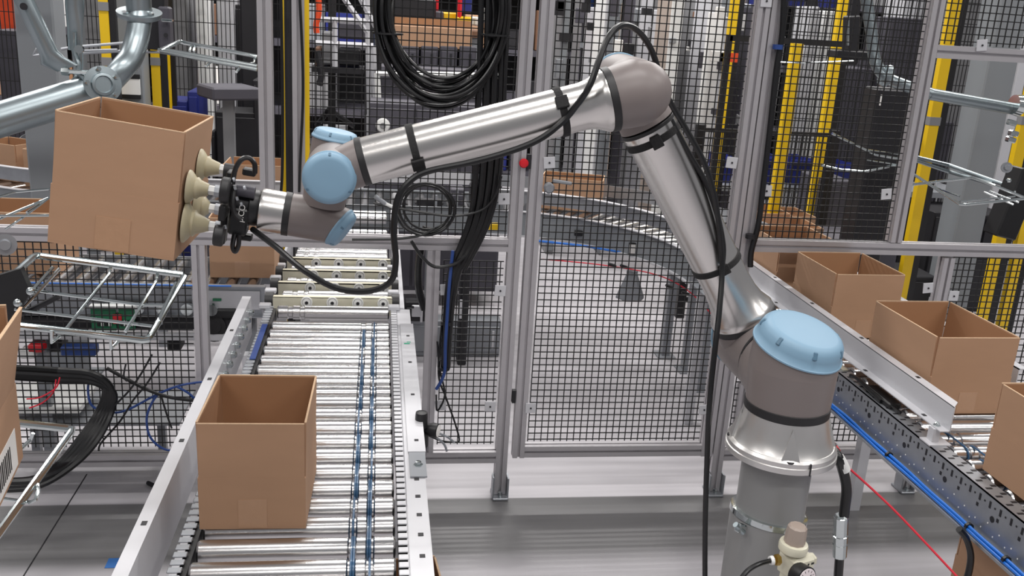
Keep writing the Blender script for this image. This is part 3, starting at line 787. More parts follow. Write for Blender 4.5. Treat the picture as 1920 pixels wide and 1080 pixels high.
# cable along the arm
pts = [P(1322,1150,y=1.50), P(1322,1000,y=1.50), P(1325,880,y=1.50), P(1330,760,y=1.50), P(1340,660,y=1.515), P(1349,580,y=1.54), P(1354,500,y=1.568), P(1349,430,y=1.572), P(1338,360,y=1.572), P(1318,300,y=1.575),
       P(1285,240,y=1.575), P(1256,190,y=1.57), P(1240,150,y=1.56), P(1222,95,y=1.55), P(1196,58,y=1.53), P(1167,47,y=1.50), P(1142,68,y=1.47), P(1124,110,y=1.45), P(1106,160,y=1.44), P(1082,196,y=1.448), P(1055,228,y=1.455), P(1010,262,y=1.452), P(950,286,y=1.452), P(880,305,y=1.452), P(800,322,y=1.452),
       P(765,343,y=1.45), P(745,375,y=1.45), P(738,430,y=1.45), P(742,490,y=1.45), P(732,528,y=1.45), P(690,546,y=1.46), P(630,540,y=1.48), P(570,507,y=1.50), P(520,465,y=1.53), P(487,440,y=1.56), P(474,430,y=1.58)]
ac = MB().tube(pts, .0052, 10).build('arm_cable', 'cable'); tag(ac, 'long black cable strapped along the robot arm from the floor to the gripper', 'cable')
ac2 = MB().tube([P(1258,225,y=1.60), P(1290,285,y=1.60), P(1322,340,y=1.60), P(1344,400,y=1.59), P(1356,460,y=1.58), P(1354,500,y=1.575)], .0050, 10).build('air_line', 'cable'); tag(ac2, 'second black line along the outer edge of the upper robot arm', 'cable')

# ================================================================ coil and cable bundles on the fence
cy_ = FY-.065
cc = P(832, 38, y=cy_)
coil = thing('cable_coil', 'large coil of black cable hung on the fence mesh', 'cable coil', cc)
for i in range(17):
    f_ = i/16
    rx = .168+.052*f_+R.uniform(-.006,.006); rz_ = .222+.098*f_+R.uniform(-.014,.012)
    ox, oz = R.uniform(-.012,.012), R.uniform(-.012,.012); ph = R.uniform(0,6)
    pts = []
    for k in range(28):
        t = 2*PI*k/28
        pts.append(cc+V((ox+math.cos(t)*rx*(1+.02*math.sin(3*t+ph)), R.uniform(-.006,.006)+.022*math.sin(i*2.4)+.014*math.sin(t*2+ph), oz+.03+math.sin(t)*rz_*(1+.03*math.sin(2*t+ph)))))
    MB().tube(pts, .0064, 8, closed=True, sub=3).build('cable_loop', 'cable', coil)
for px, py in ((727,63),(928,66)):
    MB().lathe(P(px,py,y=cy_)-V((0,0,.003)), (0,0,1), [(0,.047),(.0005,.050),(.006,.050),(.0065,.047)], 18).build('cable_tie', 'blackp', coil)
ty0 = FY-.055
vb = thing('cable_bundle', 'thick vertical bundle of black cables tied to the fence beside the coil', 'cable', P(930, 300, y=ty0))
for i, (dx, r) in enumerate(((-26,.010),(-12,.013),(2,.012),(14,.009),(22,.007))):
    b_ = R.uniform(-3,3)
    pts = [P(930+dx+b_*.5, -60, y=ty0), P(926+dx, 100, y=ty0), P(921+dx*1.0, 250, y=ty0), P(914+dx*.9, 350, y=ty0), P(902+dx*.8, 410, y=ty0), P(882+dx*.7, 460, y=ty0), P(860+dx*.55, 505, y=ty0-.01)]
    if i < 3: pts += [P(848+dx*.4, 560, y=ty0), P(842+dx*.3, 620, y=ty0), P(838+dx*.25, 690, y=ty0)]
    MB().tube(pts, r, 8).build('cable', 'cable', vb)
    if i % 2 == 0 or True: pass
for px, py in ((928,66),(842,605),(836,690)):
    MB().lathe(P(px-4,py,y=ty0)-V((0,0,.006)), (0,0,1), [(0,.022),(.012,.022)], 12).build('cable_tie', 'blackp', vb)
lc = thing('small_cable_coil', 'small loop of grey-black cable hung on the mesh under the forearm', 'cable coil', P(800,400,y=ty0))
for i in range(4):
    c0 = P(800+R.uniform(-4,4), 392+R.uniform(-4,4), y=ty0-.01*i)
    MB().tube([c0+V((math.cos(t*PI/8)*(.082+.006*i), 0, math.sin(t*PI/8)*(.078+.004*i))) for t in range(16)], .0045, 6, closed=True, sub=3).build('cable_loop', 'cable', lc)
def loose(pts, y, r, m, label, name='loose_cable', cat='cable'):
    o = MB().tube([P(a, b, y=(y if not isinstance(y, list) else y[i])) for i, (a, b) in enumerate(pts)], r, 8).build(name, m); return tag(o, label, cat)
loose([(828,610),(822,700),(836,745),(852,790),(861,825),(850,829),(826,826),(800,815)], ty0, .0035, 'cable', 'thin black cable looping down in front of the narrow mesh panel')
loose([(820,640),(824,690),(834,740),(820,770),(818,740)], ty0, .0035, 'cable', 'short black cable end beside the narrow mesh panel')
loose([(849,470),(842,540),(838,600),(835,650),(833,700),(818,730)], ty0-.02, .006, 'bluedark', 'dark blue cable hanging beside the black bundle')
loose([(700,381),(730,387),(790,398),(850,405),(900,395),(925,372),(940,330)], ty0-.02, .0045, 'cable', 'black cable drooping from a white plug across the small coil', )
pl_ = P(722,376,y=ty0-.02)
t_ = thing('cable_plug', 'silver and white round plug on the mesh left of the small coil', 'plug', pl_)
MB().cyl(P(703,368,y=ty0-.03), P(722,382,y=ty0-.02), .008, n=12).build('plug_body', 'steel', t_)
MB().cyl(P(722,382,y=ty0-.02), P(746,392,y=ty0-.02), .0065, n=12).build('plug_sleeve', 'white', t_)
loose([(771,452),(790,480),(815,500),(850,496),(872,480)], ty0-.03, .006, 'cable', 'black cable slung under the middle rail beside the left conveyor')
loose([(660,449),(700,449),(745,448),(790,441),(815,428)], ty0-.03, .0045, 'cable', 'black cable tied along the middle rail')
loose([(800,425),(792,455),(785,500),(786,545),(796,580)], FY+.04, .014, 'cable', 'thick black hose behind the narrow mesh panel')
# cables down the tall posts
loose([(560,-40),(566,80),(568,180),(563,300),(561,360)], FY-.03, .0045, 'cable', 'thin black cable running down the second left post')
loose([(526,-40),(528,60),(530,200),(529,330),(524,380)], FY+.01, .005, 'cable', 'black cable between the two left posts')
loose([(1471,-40),(1467,60),(1456,130),(1444,240),(1432,340),(1422,420),(1409,470),(1407,500)], FY-.04, .011, 'cable', 'thick black cable tied down the tall post right of the robot')
for px, py in ((1458,88),(1407,443)):
    o = MB().lathe(P(px,py,y=FY-.04)-V((0,0,.008)), (0,0,1), [(0,.018),(.016,.018)], 12).build('tie_block', 'bluedark' if py < 100 else 'dark'); tag(o, 'dark cable tie block on the tall right post, '+('upper' if py < 100 else 'lower')+' one', 'cable tie')

# ================================================================ curved conveyor behind the fence
CCX, CCY, RI, RO = .52, 3.9, .91, 1.33
cur = thing('curved_conveyor', 'curved grey roller conveyor sweeping behind the gate into the right conveyor', 'conveyor', (.9, 4.5, 0))
def arc_wall(r, z0, z1, t, a0, a1, cx=CCX, cy=CCY, n=22, mb=None):
    mb = mb or MB(); vs = []; fs = []
    for i in range(n+1):
        a = a0+(a1-a0)*i/n; c_, s_ = math.cos(a), math.sin(a)
        for rr, zz in ((r,z0),(r+t,z0),(r+t,z1),(r,z1)): vs.append((cx+c_*rr, cy+s_*rr, zz))
    for i in range(n):
        for k in range(4):
            k2 = (k+1) % 4; fs.append((i*4+k, i*4+k2, (i+1)*4+k2, (i+1)*4+k))
    fs.append((0,1,2,3)); fs.append(tuple(n*4+k for k in (3,2,1,0)))
    return mb.add(vs, fs)
A0, A1 = 0.02, PI/2
arc_wall(RI-.02, .655, .785, .006, A0, A1).build('inner_channel', 'column', cur)
arc_wall(RI-.035, .652, .66, .03, A0, A1).build('inner_flange', 'steel_paint', cur)
arc_wall(RI-.012, .83, .895, .004, A0, A1).build('inner_guard', 'steel', cur)
arc_wall(RI-.035, .895, .899, .028, A0, A1).build('guard_lip', 'steel_paint', cur)
arc_wall(RI-.035, .785, .789, .028, A0, A1).build('channel_lip', 'steel_paint', cur)
arc_wall(RO+.01, .655, .785, .006, A0, A1).build('outer_channel', 'column', cur)
arc_wall(RO+.012, .83, .895, .004, A0, A1).build('outer_guard', 'steel', cur)
for i in range(23):
    a = .05+(PI/2-.08)*i/22; d = V((math.cos(a), math.sin(a), 0))
    MB().lathe(V((CCX,CCY,.762))+d*(RI-.005), d, [(0,.012),(.003,.017),(RO-RI,.023),(RO-RI+.003,.012)], 12).build('tapered_roller', 'roller', cur)
MB().tube([P(x_,y_,y=4.45) for x_,y_ in ((1010,452),(1100,462),(1190,478))], .006, 6).build('blue_cable', 'bluec', cur)
for (px, py, yy) in ((1218,612,0),(1308,728,0)):
    c = P(px, py, z=0); a = math.atan2(c.y-CCY, c.x-CCX)
lg = [(1.655,4.50),(1.644,4.25),(1.60,4.72)]
for (x_, y_) in lg:
    MB().span((x_-.022,y_-.03,0), (x_+.022,y_+.03,.66)).build('leg', 'steel_grey', cur, smooth=False)
    MB().span((x_-.05,y_-.06,0), (x_+.05,y_+.06,.008)).build('foot', 'steel_grey', cur, smooth=False)
for px, py, w_, h_ in ((1189,466,.055,.060),(1230,482,.058,.052)):
    c = P(px, py, y=4.38)
    b_ = MB().box(c, (w_,.02,h_), None, .002).build('control_module', 'blackp', cur)
    MB().box(c+V((-.012,-.011,.0)), (w_*.55,.002,h_*.75)).build('module_label', 'label', b_, smooth=False)
MB().box(P(1262,488,y=4.3), (.06,.05,.05), None, .006).build('motor', 'blackp', cur)
MB().box(P(1085,437,y=4.62), (.045,.02,.03), None, .003).build('sensor', 'blackp', cur)
c = P(1182,545,y=4.5)
MB().lathe((c.x,4.5,.40), up, [(0,.075),(.01,.075),(.13,.03),(.15,.03)], 6).build('sensor_bracket', 'steel_grey', cur, ang=10)
MB().tube([P(1018,486,y=4.4), P(1130,497,y=4.3), P(1230,515,y=4.2), P(1290,545,y=4.1), P(1335,590,y=4.0)], .003, 6).build('pull_cord', 'redcord', cur)
for px, py in ((1148,497),(1170,500),(1255,537),(1285,550)): MB().box(P(px,py,y=4.28), (.04,.02,.014), (0,.3,0), .003).build('cord_switch', 'blackp', cur)

stc = thing('long_conveyor', 'straight grey roller conveyor running across behind the fence beyond the left conveyor', 'conveyor', (-.4, 5.0, 0))
for y_ in (CCY+RI-.012, CCY+RO+.012):
    MB().span((-1.25,y_-.003,.655), (CCX,y_+.003,.785)).span((-1.25,y_-.02,.785), (CCX,y_+.01,.789)).build('side_channel', 'column', stc, smooth=False)
    MB().span((-1.25,y_-.002,.83), (-.45,y_+.002,.895)).span((-1.25,y_-.02,.895), (-.45,y_+.01,.899)).build('guard_rail', 'steel_paint', stc, smooth=False)
    if y_ > 5: MB().span((-.45,y_-.002,.83), (CCX,y_+.002,.895)).build('guard_rail', 'steel_paint', stc, smooth=False)
pr = None
for i in range(23):
    if pr is None: pr = c = MB().lathe((0,0,0), (0,1,0), [(0,.012),(.003,.023),(RO-RI-.012,.023),(RO-RI-.009,.012)], 12).build('roller', 'roller', stc, True)
    else: c = pr.copy(); COL.objects.link(c)
    c.location = V((-1.22+.0769*i, CCY+RI+.004, .762))-stc.location
for x_ in (-1.1,-.5,.3):
    for y_ in (CCY+RI, CCY+RO): MB().span((x_-.02,y_-.02,0), (x_+.02,y_+.02,.66)).build('leg', 'steel_grey', stc, smooth=False)
cul = thing('curved_conveyor', 'curved conveyor end at the far left behind the grey steel column', 'conveyor', (-1.9, 5.2, 0))
LX, LY = -1.25, 6.16
for r, z0, z1, n_, mt_ in ((RO+.006,.655,.785,'outer_channel','column'),(RO+.008,.83,.895,'outer_guard','steel'),(RI-.012,.655,.785,'inner_channel','column'),(RO-.01,.895,.899,'guard_lip','steel_paint'),(RO-.01,.785,.789,'channel_lip','steel_paint'),(RI-.012,.83,.895,'inner_guard','steel')):
    arc_wall(r, z0, z1, .004 if 'lip' not in n_ else .03, PI, 1.5*PI, LX, LY).build(n_, mt_, cul)
for i in range(20):
    a = PI+.05+(PI/2-.08)*i/19; d = V((math.cos(a), math.sin(a), 0))
    MB().lathe(V((LX,LY,.762))+d*(RI-.005), d, [(0,.012),(.003,.017),(RO-RI,.023),(RO-RI+.003,.012)], 12).build('tapered_roller', 'roller', cul)
for a in (3.3, 4.0): MB().span((LX+math.cos(a)*RO-.02, LY+math.sin(a)*RO-.02, 0), (LX+math.cos(a)*RO+.02, LY+math.sin(a)*RO+.02, .66)).build('leg', 'steel_grey', cul, smooth=False)
make_box(.33, .20, .17, .085, 'cardboard box on the curved conveyor behind the gate', None, (1.05, 4.92, RZ+.0015), (0,0,-.28))
make_box(.30, .26, .17, .085, 'cardboard box behind the fence posts above the gripper', None, (-.62, 5.03, RZ+.0015), (0,0,.0), splay=(.0,.2,0,.2))
make_box(.26, .20, .19, .10, 'cardboard box at the far left edge on the curved conveyor end', None, (-1.93, 5.28, RZ+.0015), (0,0,-.5))
make_box(.22, .20, .19, .10, 'cardboard box tucked beside the grey steel column on the far left', None, (-1.66, 5.10, RZ+.0015), (0,0,-.3))

# cross conveyor on the left
cross = thing('cross_conveyor', 'low grey cross conveyor with a blue stripe behind the left mesh panel', 'conveyor', (-1.2, 3.5, 0))
MB().span((-2.2,3.36,.665), (-.40,3.366,.775)).span((-2.2,3.345,.775), (-.40,3.375,.779)).span((-2.2,3.33,.665), (-.40,3.366,.669)).build('side_channel', 'steel', cross, smooth=False)
MB().span((-2.1,3.340,.7795), (-.52,3.352,.7815)).build('blue_stripe', 'bluec', cross, smooth=False)
MB().span((-.66,3.352,.690), (-.42,3.359,.760)).build('joint_plate', 'steel_paint', cross, smooth=False)
MB().span((-2.2,3.76,.665), (-.40,3.766,.775)).build('side_channel', 'steel', cross, smooth=False)
pr2 = None
for i in range(23):
    if pr2 is None: pr2 = c = MB().lathe((0,0,0), (0,1,0), [(0,.012),(.003,.023),(.375,.023),(.378,.012)], 12).build('roller', 'roller', cross, True)
    else: c = pr2.copy(); COL.objects.link(c)
    c.location = V((-2.15+.0769*i, 3.372, .75))-cross.location
for x_ in (-2.0,-1.2,-.46):
    MB().span((x_-.02,3.37,0), (x_+.02,3.41,.665)).build('leg', 'steel_grey', cross, smooth=False)
MB().span((-1.6,3.33,.575), (-.50,3.35,.60)).build('wheel_rail', 'steel_paint', cross, smooth=False)
for i in range(5):
    c = P(212+46*i, 578+1*i, y=3.32)
    MB().cyl(c, c+V((0,.02,0)), .022, n=16).build('skate_wheel', 'chrome', cross)
MB().span((-2.1,3.34,.615), (-.45,3.36,.655)).build('dark_channel', 'dark', cross, smooth=False)
make_box(.235, .25, .226, .112, 'cardboard box on the cross conveyor under the suction gripper', None, (-.50, 3.60, .775), (0,0,.02))
make_box(.34, .25, .226, .112, 'cardboard box behind the left mesh panel under the lifted box', None, (-1.32, 3.60, .775), (0,0,.02))
dm = thing('drive_motor', 'round black drive motor under the cross conveyor beside the lower left post', 'motor', P(405,612,y=3.42))
MB().lathe(P(400,612,y=3.34), (0,1,0), [(0,.055),(.005,.062),(.10,.062),(.11,.05)], 24).build('housing', 'dark', dm)
MB().lathe(P(400,612,y=3.335), (0,-1,0), [(0,.045),(.004,.045),(.004,.030),(.008,.028)], 24).build('end_cover', 'blackr', dm)
MB().box(P(418,585,y=3.36), (.10,.06,.035), None, .004).build('terminal_box', 'blackp', dm)
MB().box(P(408,560,y=3.36), (.03,.03,.008)).build('green_tag', 'green', dm)
brd = []
for px, w_ in ((195,.085),(238,.055)):
    t_ = thing('circuit_card', 'green circuit card behind the left mesh, '+('larger left one' if px < 200 else 'smaller one with a red sticker'), 'circuit board', P(px,598,y=3.32))
    MB().box(P(px,598,y=3.32), (w_,.012,.085), None, .002).build('board', 'green', t_)
    MB().box(P(px,574,y=3.31), (w_+.01,.03,.012), None, .002).build('cover', 'white', t_)
    if px > 200: MB().box(P(px-18,598,y=3.31), (.03,.004,.035)).build('sticker', 'red', t_)
    for k in range(4): MB().box(P(px-10+7*k,606,y=3.308), (.009,.006,.02)).build('terminal', 'white' if k % 2 else 'blackp', t_)
for k, (px, py, w_, h_) in enumerate(((120,606,.16,.05),(300,604,.12,.04),(95,640,.10,.06),(330,640,.05,.05))):
    o = MB().box(P(px,py,y=3.44), (w_,.08,h_), None, .006).build('junction_box', 'dark'); tag(o, 'dark junction box behind the left mesh, '+('under the lifted box','right of the circuit cards','low left by the chrome frames','low right beside the post')[k], 'junction box')
for k, (px, py, w_, h_, m_) in enumerate(((55,660,.05,.035,'white'),(70,650,.05,.03,'red'),(150,655,.12,.035,'bluedark'))):
    o = MB().box(P(px,py,y=3.35), (w_,.05,h_), None, .004).build('wiring_connector', m_); tag(o, ('white','red','blue')[k]+' wiring connector behind the left mesh near the chrome frames', 'connector')
shf = thing('low_shelf', 'low steel shelf plate behind the lower left mesh', 'shelf', P(200,765,y=3.5))
MB().box(P(195,765,y=3.5), (.62,.30,.012)).build('shelf_plate', 'steel', shf, smooth=False)
for px in (60, 300):
    c = P(px,765,y=3.5); MB().span((c.x-.015,3.50,0), (c.x+.015,3.53,c.z)).build('leg', 'steel_grey', shf, smooth=False)
MB().box(P(90,745,y=3.48), (.3,.25,.02)).build('tray', 'white', shf, smooth=False)

# cable bundles at lower left
lb = thing('cable_bundle', 'heavy bundle of black cables curving down to the floor at the lower left', 'cable', P(150,800,y=3.0))
for i in range(9):
    dx = (i-4)*6; dy = (i % 3)*7
    y_ = 3.12
    MB().tube([P(30,690+dy*1.2,y=3.14), P(110,695+dy*1.2,y=3.14), P(175,702+dy,y=y_), P(205+dx*.3,730+dy*.4,y=y_), P(195+dx*.5,775,y=y_-.02), P(165+dx*.7,825,y=3.02), P(125+dx*.6,870,y=2.95), P(70+dx*.2,898+dy*.8,y=2.86), P(0,903+dy,y=2.82), P(-40,900+dy,y=2.8)], .0095 if i % 2 else .0125, 8).build('cable', 'cable', lb)
for k, (pts, r_, m_) in enumerate((
    ([(408,716),(370,717),(330,725),(290,742),(235,770),(200,772),(172,760),(165,730),(170,700)], .0042, 'bluedark'),
    ([(330,724),(362,745),(376,785),(368,820),(340,842),(308,842),(282,820),(275,785),(285,755),(300,735)], .0042, 'bluedark'),
    ([(375,752),(320,745),(280,732),(240,712),(200,690)], .0065, 'cable'),
    ([(300,680),(275,720),(250,750),(225,790),(190,830),(185,845)], .0035, 'cable'),
    ([(285,665),(262,705),(240,735),(215,760)], .0035, 'cable'),
    ([(303,745),(312,775),(322,803)], .0035, 'cable'),
    ([(105,712),(100,735),(80,755),(55,765)], .0025, 'redcord'),
    ([(112,708),(104,728),(75,745),(50,748)], .0025, 'redcord'),
    ([(236,682),(232,705),(238,715)], .003, 'cable'))):
    nm = ('blue air tube leaving the lower left post toward the black bundle','loop of blue air tube hanging on the lower left mesh','black cable from the lower left post to the heavy bundle','thin black cable crossing the lower left mesh, longest','thin black cable crossing the lower left mesh, shorter','short black cable end pointing down on the lower left mesh','thin red wire behind the near-left box, lower','thin red wire behind the near-left box, upper','tiny black wire end on the lower left mesh')[k]
    loose(pts, 3.14-.01*k, r_, m_, nm, 'air_tube' if k < 2 else 'wire')
bf = MB().cyl(P(277,905,z=.008), P(292,912,z=.008), .008, n=8).build('cable_offcut', 'dark'); tag(bf, 'small black cable offcut lying on the left floor', 'offcut')
tp = P(235,1056,z=.0026); tpe = thing('floor_tape', 'piece of blue masking tape with pen marks on the left floor', 'tape', tp)
a_, b_2 = P(200,1056,z=.0012), P(270,1054,z=.0012)
MB().box((a_+b_2)/2, ((b_2-a_).length,.055,.001), (0,0,math.atan2(b_2.y-a_.y,b_2.x-a_.x))).build('tape', 'btape', tpe, smooth=False)
MB().box(tp+V((-.01,.006,.0)), (.03,.003,.0008), (0,0,.7)).box(tp+V((.02,.006,.0)), (.03,.003,.0008), (0,0,-.7)).box(tp+V((.045,.004,.0)), (.03,.003,.0008), (0,0,.2)).build('pen_marks', 'ink', tpe, smooth=False)

# ================================================================ chrome pipework upper left
PY = 2.4
pw = thing('pipe_assembly', 'bright zinc pipework with flange, elbow and flattened braces at the upper left', 'pipe', P(150,160,y=PY))
pa, pb = P(-60,243,y=PY-.12), P(170,172,y=PY)
MB().cyl(pa, pb, pm(31,pb), n=40).build('pipe', 'zinc', pw)
fa_ = (pb-pa).normalized()
fl = P(194,158,y=PY-.055)
MB().lathe(fl-V((.5,-.8,.15))*.02, V((.5,-.8,.15)), [(0,.030),(.008,.034),(.010,.043),(.015,.043),(.016,.028),(.022,.026),(.023,.020),(.018,.018),(.018,.002)], 40).build('pipe_flange', 'zinc', pw)
for k in range(5):
    a_x, b_x, d_x = frame(V((.5,-.8,.15))); t = 2*PI*k/5+.5
    MB().lathe(fl-d_x*.004+(a_x*math.cos(t)+b_x*math.sin(t))*.036, d_x, [(0,.006),(.005,.006),(.005,.004),(.010,.004)], 6).build('flange_bolt', 'chrome', pw)
MB().tube([P(196,165,y=PY), P(208,152,y=PY+.01), P(228,130,y=PY+.02), P(245,108,y=PY+.05), P(256,75,y=PY+.08), P(262,40,y=PY+.10), P(264,18,y=PY+.12)], pm(22,pb), 28).build('elbow_pipe', 'zinc', pw)
MB().lathe(P(262,40,y=PY+.12), V((.06,-.25,1)), [(0,.030),(.01,.034),(.012,.052),(.02,.054),(.024,.054),(.026,.03),(.05,.03),(.25,.03)], 36).build('upper_flange', 'zinc', pw)
for k in range(4):
    t = 2*PI*k/4+.9; c = P(262,36,y=PY+.12)
    MB().lathe(c+V((math.cos(t)*.042,math.sin(t)*.042,.012)), V((.06,-.25,1)), [(0,.008),(.006,.008)], 6).build('flange_bolt', 'chrome', pw)
def brace(px0, py0, px1, py1, pxe, pye, y, name):
    a, b, e = P(px0,py0,y=y), P(px1,py1,y=y), P(pxe,pye,y=y); d = (b-a).normalized(); t = V((0,-1,0)).cross(d)
    r = pm(17,b)
    MB().loft([(a, d, r), (b, d, r), (b+d*(e-b).length*.35, d, (r*1.35,r*.35)), (e, d, (r*1.25,r*.16))], 28, up=(0,1,0)).build(name, 'zinc', pw)
brace(22,-50,92,100,128,128,PY-.02,'flattened_brace')
hl = P(45,12,y=PY-.045); MB().cyl(hl, hl+V((0,-.004,0)), .008, n=14).build('brace_hole', 'dark', pw)
a, b, e = P(140,-60,y=PY), P(140,12,y=PY), P(141,95,y=PY)
MB().loft([(a, e-a, .022), (b, e-a, .021), (P(140,50,y=PY), e-a, (.018,.005)), (e, e-a, (.016,.0025))], 28, up=(0,1,0)).build('vertical_brace', 'zinc', pw)
MB().tube([P(138,60,y=PY-.01), P(139,95,y=PY-.01), P(147,120,y=PY-.015), P(146,137,y=PY-.02), P(160,148,y=PY-.03), P(172,166,y=PY-.04)], .006, 8).tube([P(150,90,y=PY-.01), P(152,105,y=PY-.01), P(150,135,y=PY-.01), P(136,152,y=PY-.02)], .005, 8).build('clamp_strap', 'zinc', pw)
MB().cyl(P(118,134,y=PY-.03), P(166,136,y=PY-.03), .0055, n=10).build('clamp_bolt', 'chrome', pw)
MB().lathe(P(116,134,y=PY-.03), (1,0,0), [(0,.009),(.008,.010),(.016,.010)], 6).build('clamp_nut', 'chrome', pw)
MB().lathe(P(150,92,y=PY-.03), (0,-1,0), [(0,.010),(.01,.010)], 12).build('washer', 'chrome', pw)

def wframe(name, label, loops, y, r, rods, cat='wire basket', m='chrome', rr=.0035):
    t = thing(name, label, cat, P(*loops[0][0][:2], y=y))
    for lp in loops:
        MB().tube([P(p_[0], p_[1], y=(p_[2] if len(p_) > 2 else y)) for p_ in lp], r, 10, smooth=False).build('frame_tube', m, t)
    for rd_ in rods:
        MB().tube([P(p_[0], p_[1], y=(p_[2] if len(p_) > 2 else y)) for p_ in rd_], rr, 8, smooth=False).build('rod', m, t)
    return t
wframe('wire_basket', 'chrome wire frame in front of the left mesh below the lifted box', [[(20,520,1.95),(62,482,1.98),(68,479,2.0),(76,480,2.0),(342,515,2.05),(345,519,2.04),(282,630,1.86),(276,637,1.84),(266,638,1.84),(30,610,1.80)]], 2.0, .0072,
  [[(30,540,1.98),(265,572,1.94),(312,572,1.94)],[(28,580,1.94),(290,612,1.9)],[(100,500,2.0),(60,545,1.97),(38,572,1.95)],[(112,503,2.0),(72,548,1.97),(44,578,1.94)],[(206,507,2.02),(204,515,2.0),(120,622,1.84)],[(295,516,2.04),(292,529,2.0),(235,622,1.86)],[(330,530,2.0),(300,595,1.9),(302,608,1.9)],[(97,620,1.8),(97,642,1.8),(112,630,1.82)],[(208,632,1.83),(208,654,1.83),(222,640,1.85)]])
bb_ = thing('frame_bracket', 'black bracket holding the chrome wire frame at the left edge', 'bracket', P(10,540,y=1.95))
MB().prism([(0,0),(.10,.035),(.115,-.015),(.07,-.085),(0,-.11)], P(-50,528,y=1.96), (1,0,0), (0,0,1), (0,-1,0), .02).build('plate', 'blackp', bb_)
MB().tube([P(-30,600,y=1.97),P(40,588,y=1.97),P(110,556,y=1.97)], .006, 8).build('arm', 'dark', bb_)
MB().lathe(P(10,458,y=1.94), V((.3,-1,.1)), [(0,.020),(.006,.022),(.006,.012),(.016,.010)], 20).build('end_wheel', 'steel', bb_)
for q_ in ((34,568),(58,546)): MB().lathe(P(*q_,y=1.94), (0,-1,.3), [(0,.009),(.005,.008),(.008,.003)], 12).build('cap_nut', 'chrome', bb_)
wframe('wire_basket', 'large chrome tube frame rising from the lower left corner', [[(-20,788,1.70),(125,803,1.74),(135,805,1.74),(132,812,1.73),(-10,1010,1.48)]], 1.7, .0075,
  [[(62,812,1.7),(57,825,1.7),(20,860,1.66)],[(70,908,1.60),(72,920,1.58),(66,938,1.56),(55,942,1.56),(5,935,1.6)]])
wframe('wire_basket', 'thin chrome wire frame left of the lifted box', [[(-10,372,2.3),(30,360,2.32),(100,354,2.3)],[(-10,405,2.2),(95,404,2.2)],[(-5,412,2.2),(90,372,2.3)]], 2.3, .003, [[(50,398,2.2),(90,372,2.3)],[(10,430,2.2),(40,410,2.2),(100,365,2.3)]], rr=.0025)
wframe('wire_basket', 'bright chrome wire frame beside the two left posts, top', [[(482,106,2.6),(345,80,2.6),(336,78,2.6),(300,95,2.5),(296,94,2.5)],[(482,130,2.5),(300,96,2.5)],[(482,124,2.52),(300,92,2.52)]], 2.6, .0055,
  [[(478,110,2.6),(476,118,2.58),(460,122,2.55)],[(365,86,2.6),(364,96,2.58)],[(358,86,2.6),(356,95,2.58)],[(395,116,2.52),(386,124,2.5)],[(450,127,2.5),(443,135,2.48)]])
wframe('wire_basket', 'dull wire frame crossing behind the curved pipe elbow', [[(115,92,2.8),(140,88,2.8),(240,80,2.8),(330,85,2.75)],[(155,100,2.8),(225,96,2.8),(320,98,2.7)]], 2.8, .004, [[(62,104,2.8),(68,92,2.8),(85,92,2.8)],[(62,104,2.8),(85,102,2.8)],[(150,86,2.8),(158,95,2.8),(220,93,2.8)]], m='steel', rr=.003)

# near-left box with label
nrot = .14; ncor = V((-.500, 1.30, 1.141)); nctr = ncor-Euler((0,0,nrot)).to_matrix() @ V((.10,.125,0))
nbx = make_box(.20, .25, .23, .115, 'cardboard box with white barcode label cut off by the left edge', None, nctr, (0,0,nrot), splay=(0,.17,0,0))
MB().box((.1006,.02,.034), (.0008,.14,.055)).build('barcode_label', 'label', nbx, True, smooth=False)
mbc = MB()
for k in range(9): mbc.box((.1013, -.02+.009*k, .034), (.0006,.003+.002*(k%2),.034))
mbc.build('barcode', 'ink', nbx, True, smooth=False)
nst = MB().span((nbx.location.x-.09, 1.10, 0), (nbx.location.x-.04, 1.2, nbx.location.z-.012)).span((nbx.location.x-.09, 1.08, nbx.location.z-.012), (nbx.location.x+.02, 1.26, nbx.location.z-.0005)).build('box_stand', 'steel_grey'); tag(nst, 'grey stand under the near-left cardboard box, outside the picture edge', 'stand')

# ================================================================ steel columns, yellow guard posts, far fence
def column(px, py, y, w_, label, name='steel_column', m='column', z1=4.2, d=None):
    x = P(px, py, y=y).x
    t = thing(name, label, 'column', (x, y, 0))
    d = d or w_
    MB().box((x,y,(z1+.012)/2), (w_,d,z1-.012), None, .008).build('shaft', m, t, smooth=False)
    MB().span((x-w_*.8,y-d*.8,0), (x+w_*.8,y+d*.8,.012)).build('base_plate', m, t, smooth=False)
    return t
c1 = column(86,160,4.35,.155,'thick grey steel column at the far left behind the pipework')
c2 = column(246,90,5.6,.15,'grey steel column behind the pipe elbow with black and white band')
x_ = P(246,160,y=5.52).x; zt_ = P(246,162,y=5.52).z
MB().span((x_-.05,5.50,zt_-.05), (x_+.05,5.515,zt_+.05)).build('white_band', 'white', c2, smooth=False)
for dz in (-.055, .055): MB().span((x_-.05,5.498,zt_+dz-.012), (x_+.05,5.517,zt_+dz+.012)).build('black_band', 'blackp', c2, smooth=False)
column(146,60,6.3,.07,'narrow grey post behind the vertical flattened brace')
c3 = column(1826,300,5.2,.185,'grey steel column at the right behind the wire frame')
column(1905,160,6.4,.08,'pale post at the far right edge behind the fence', m='steel_paint')
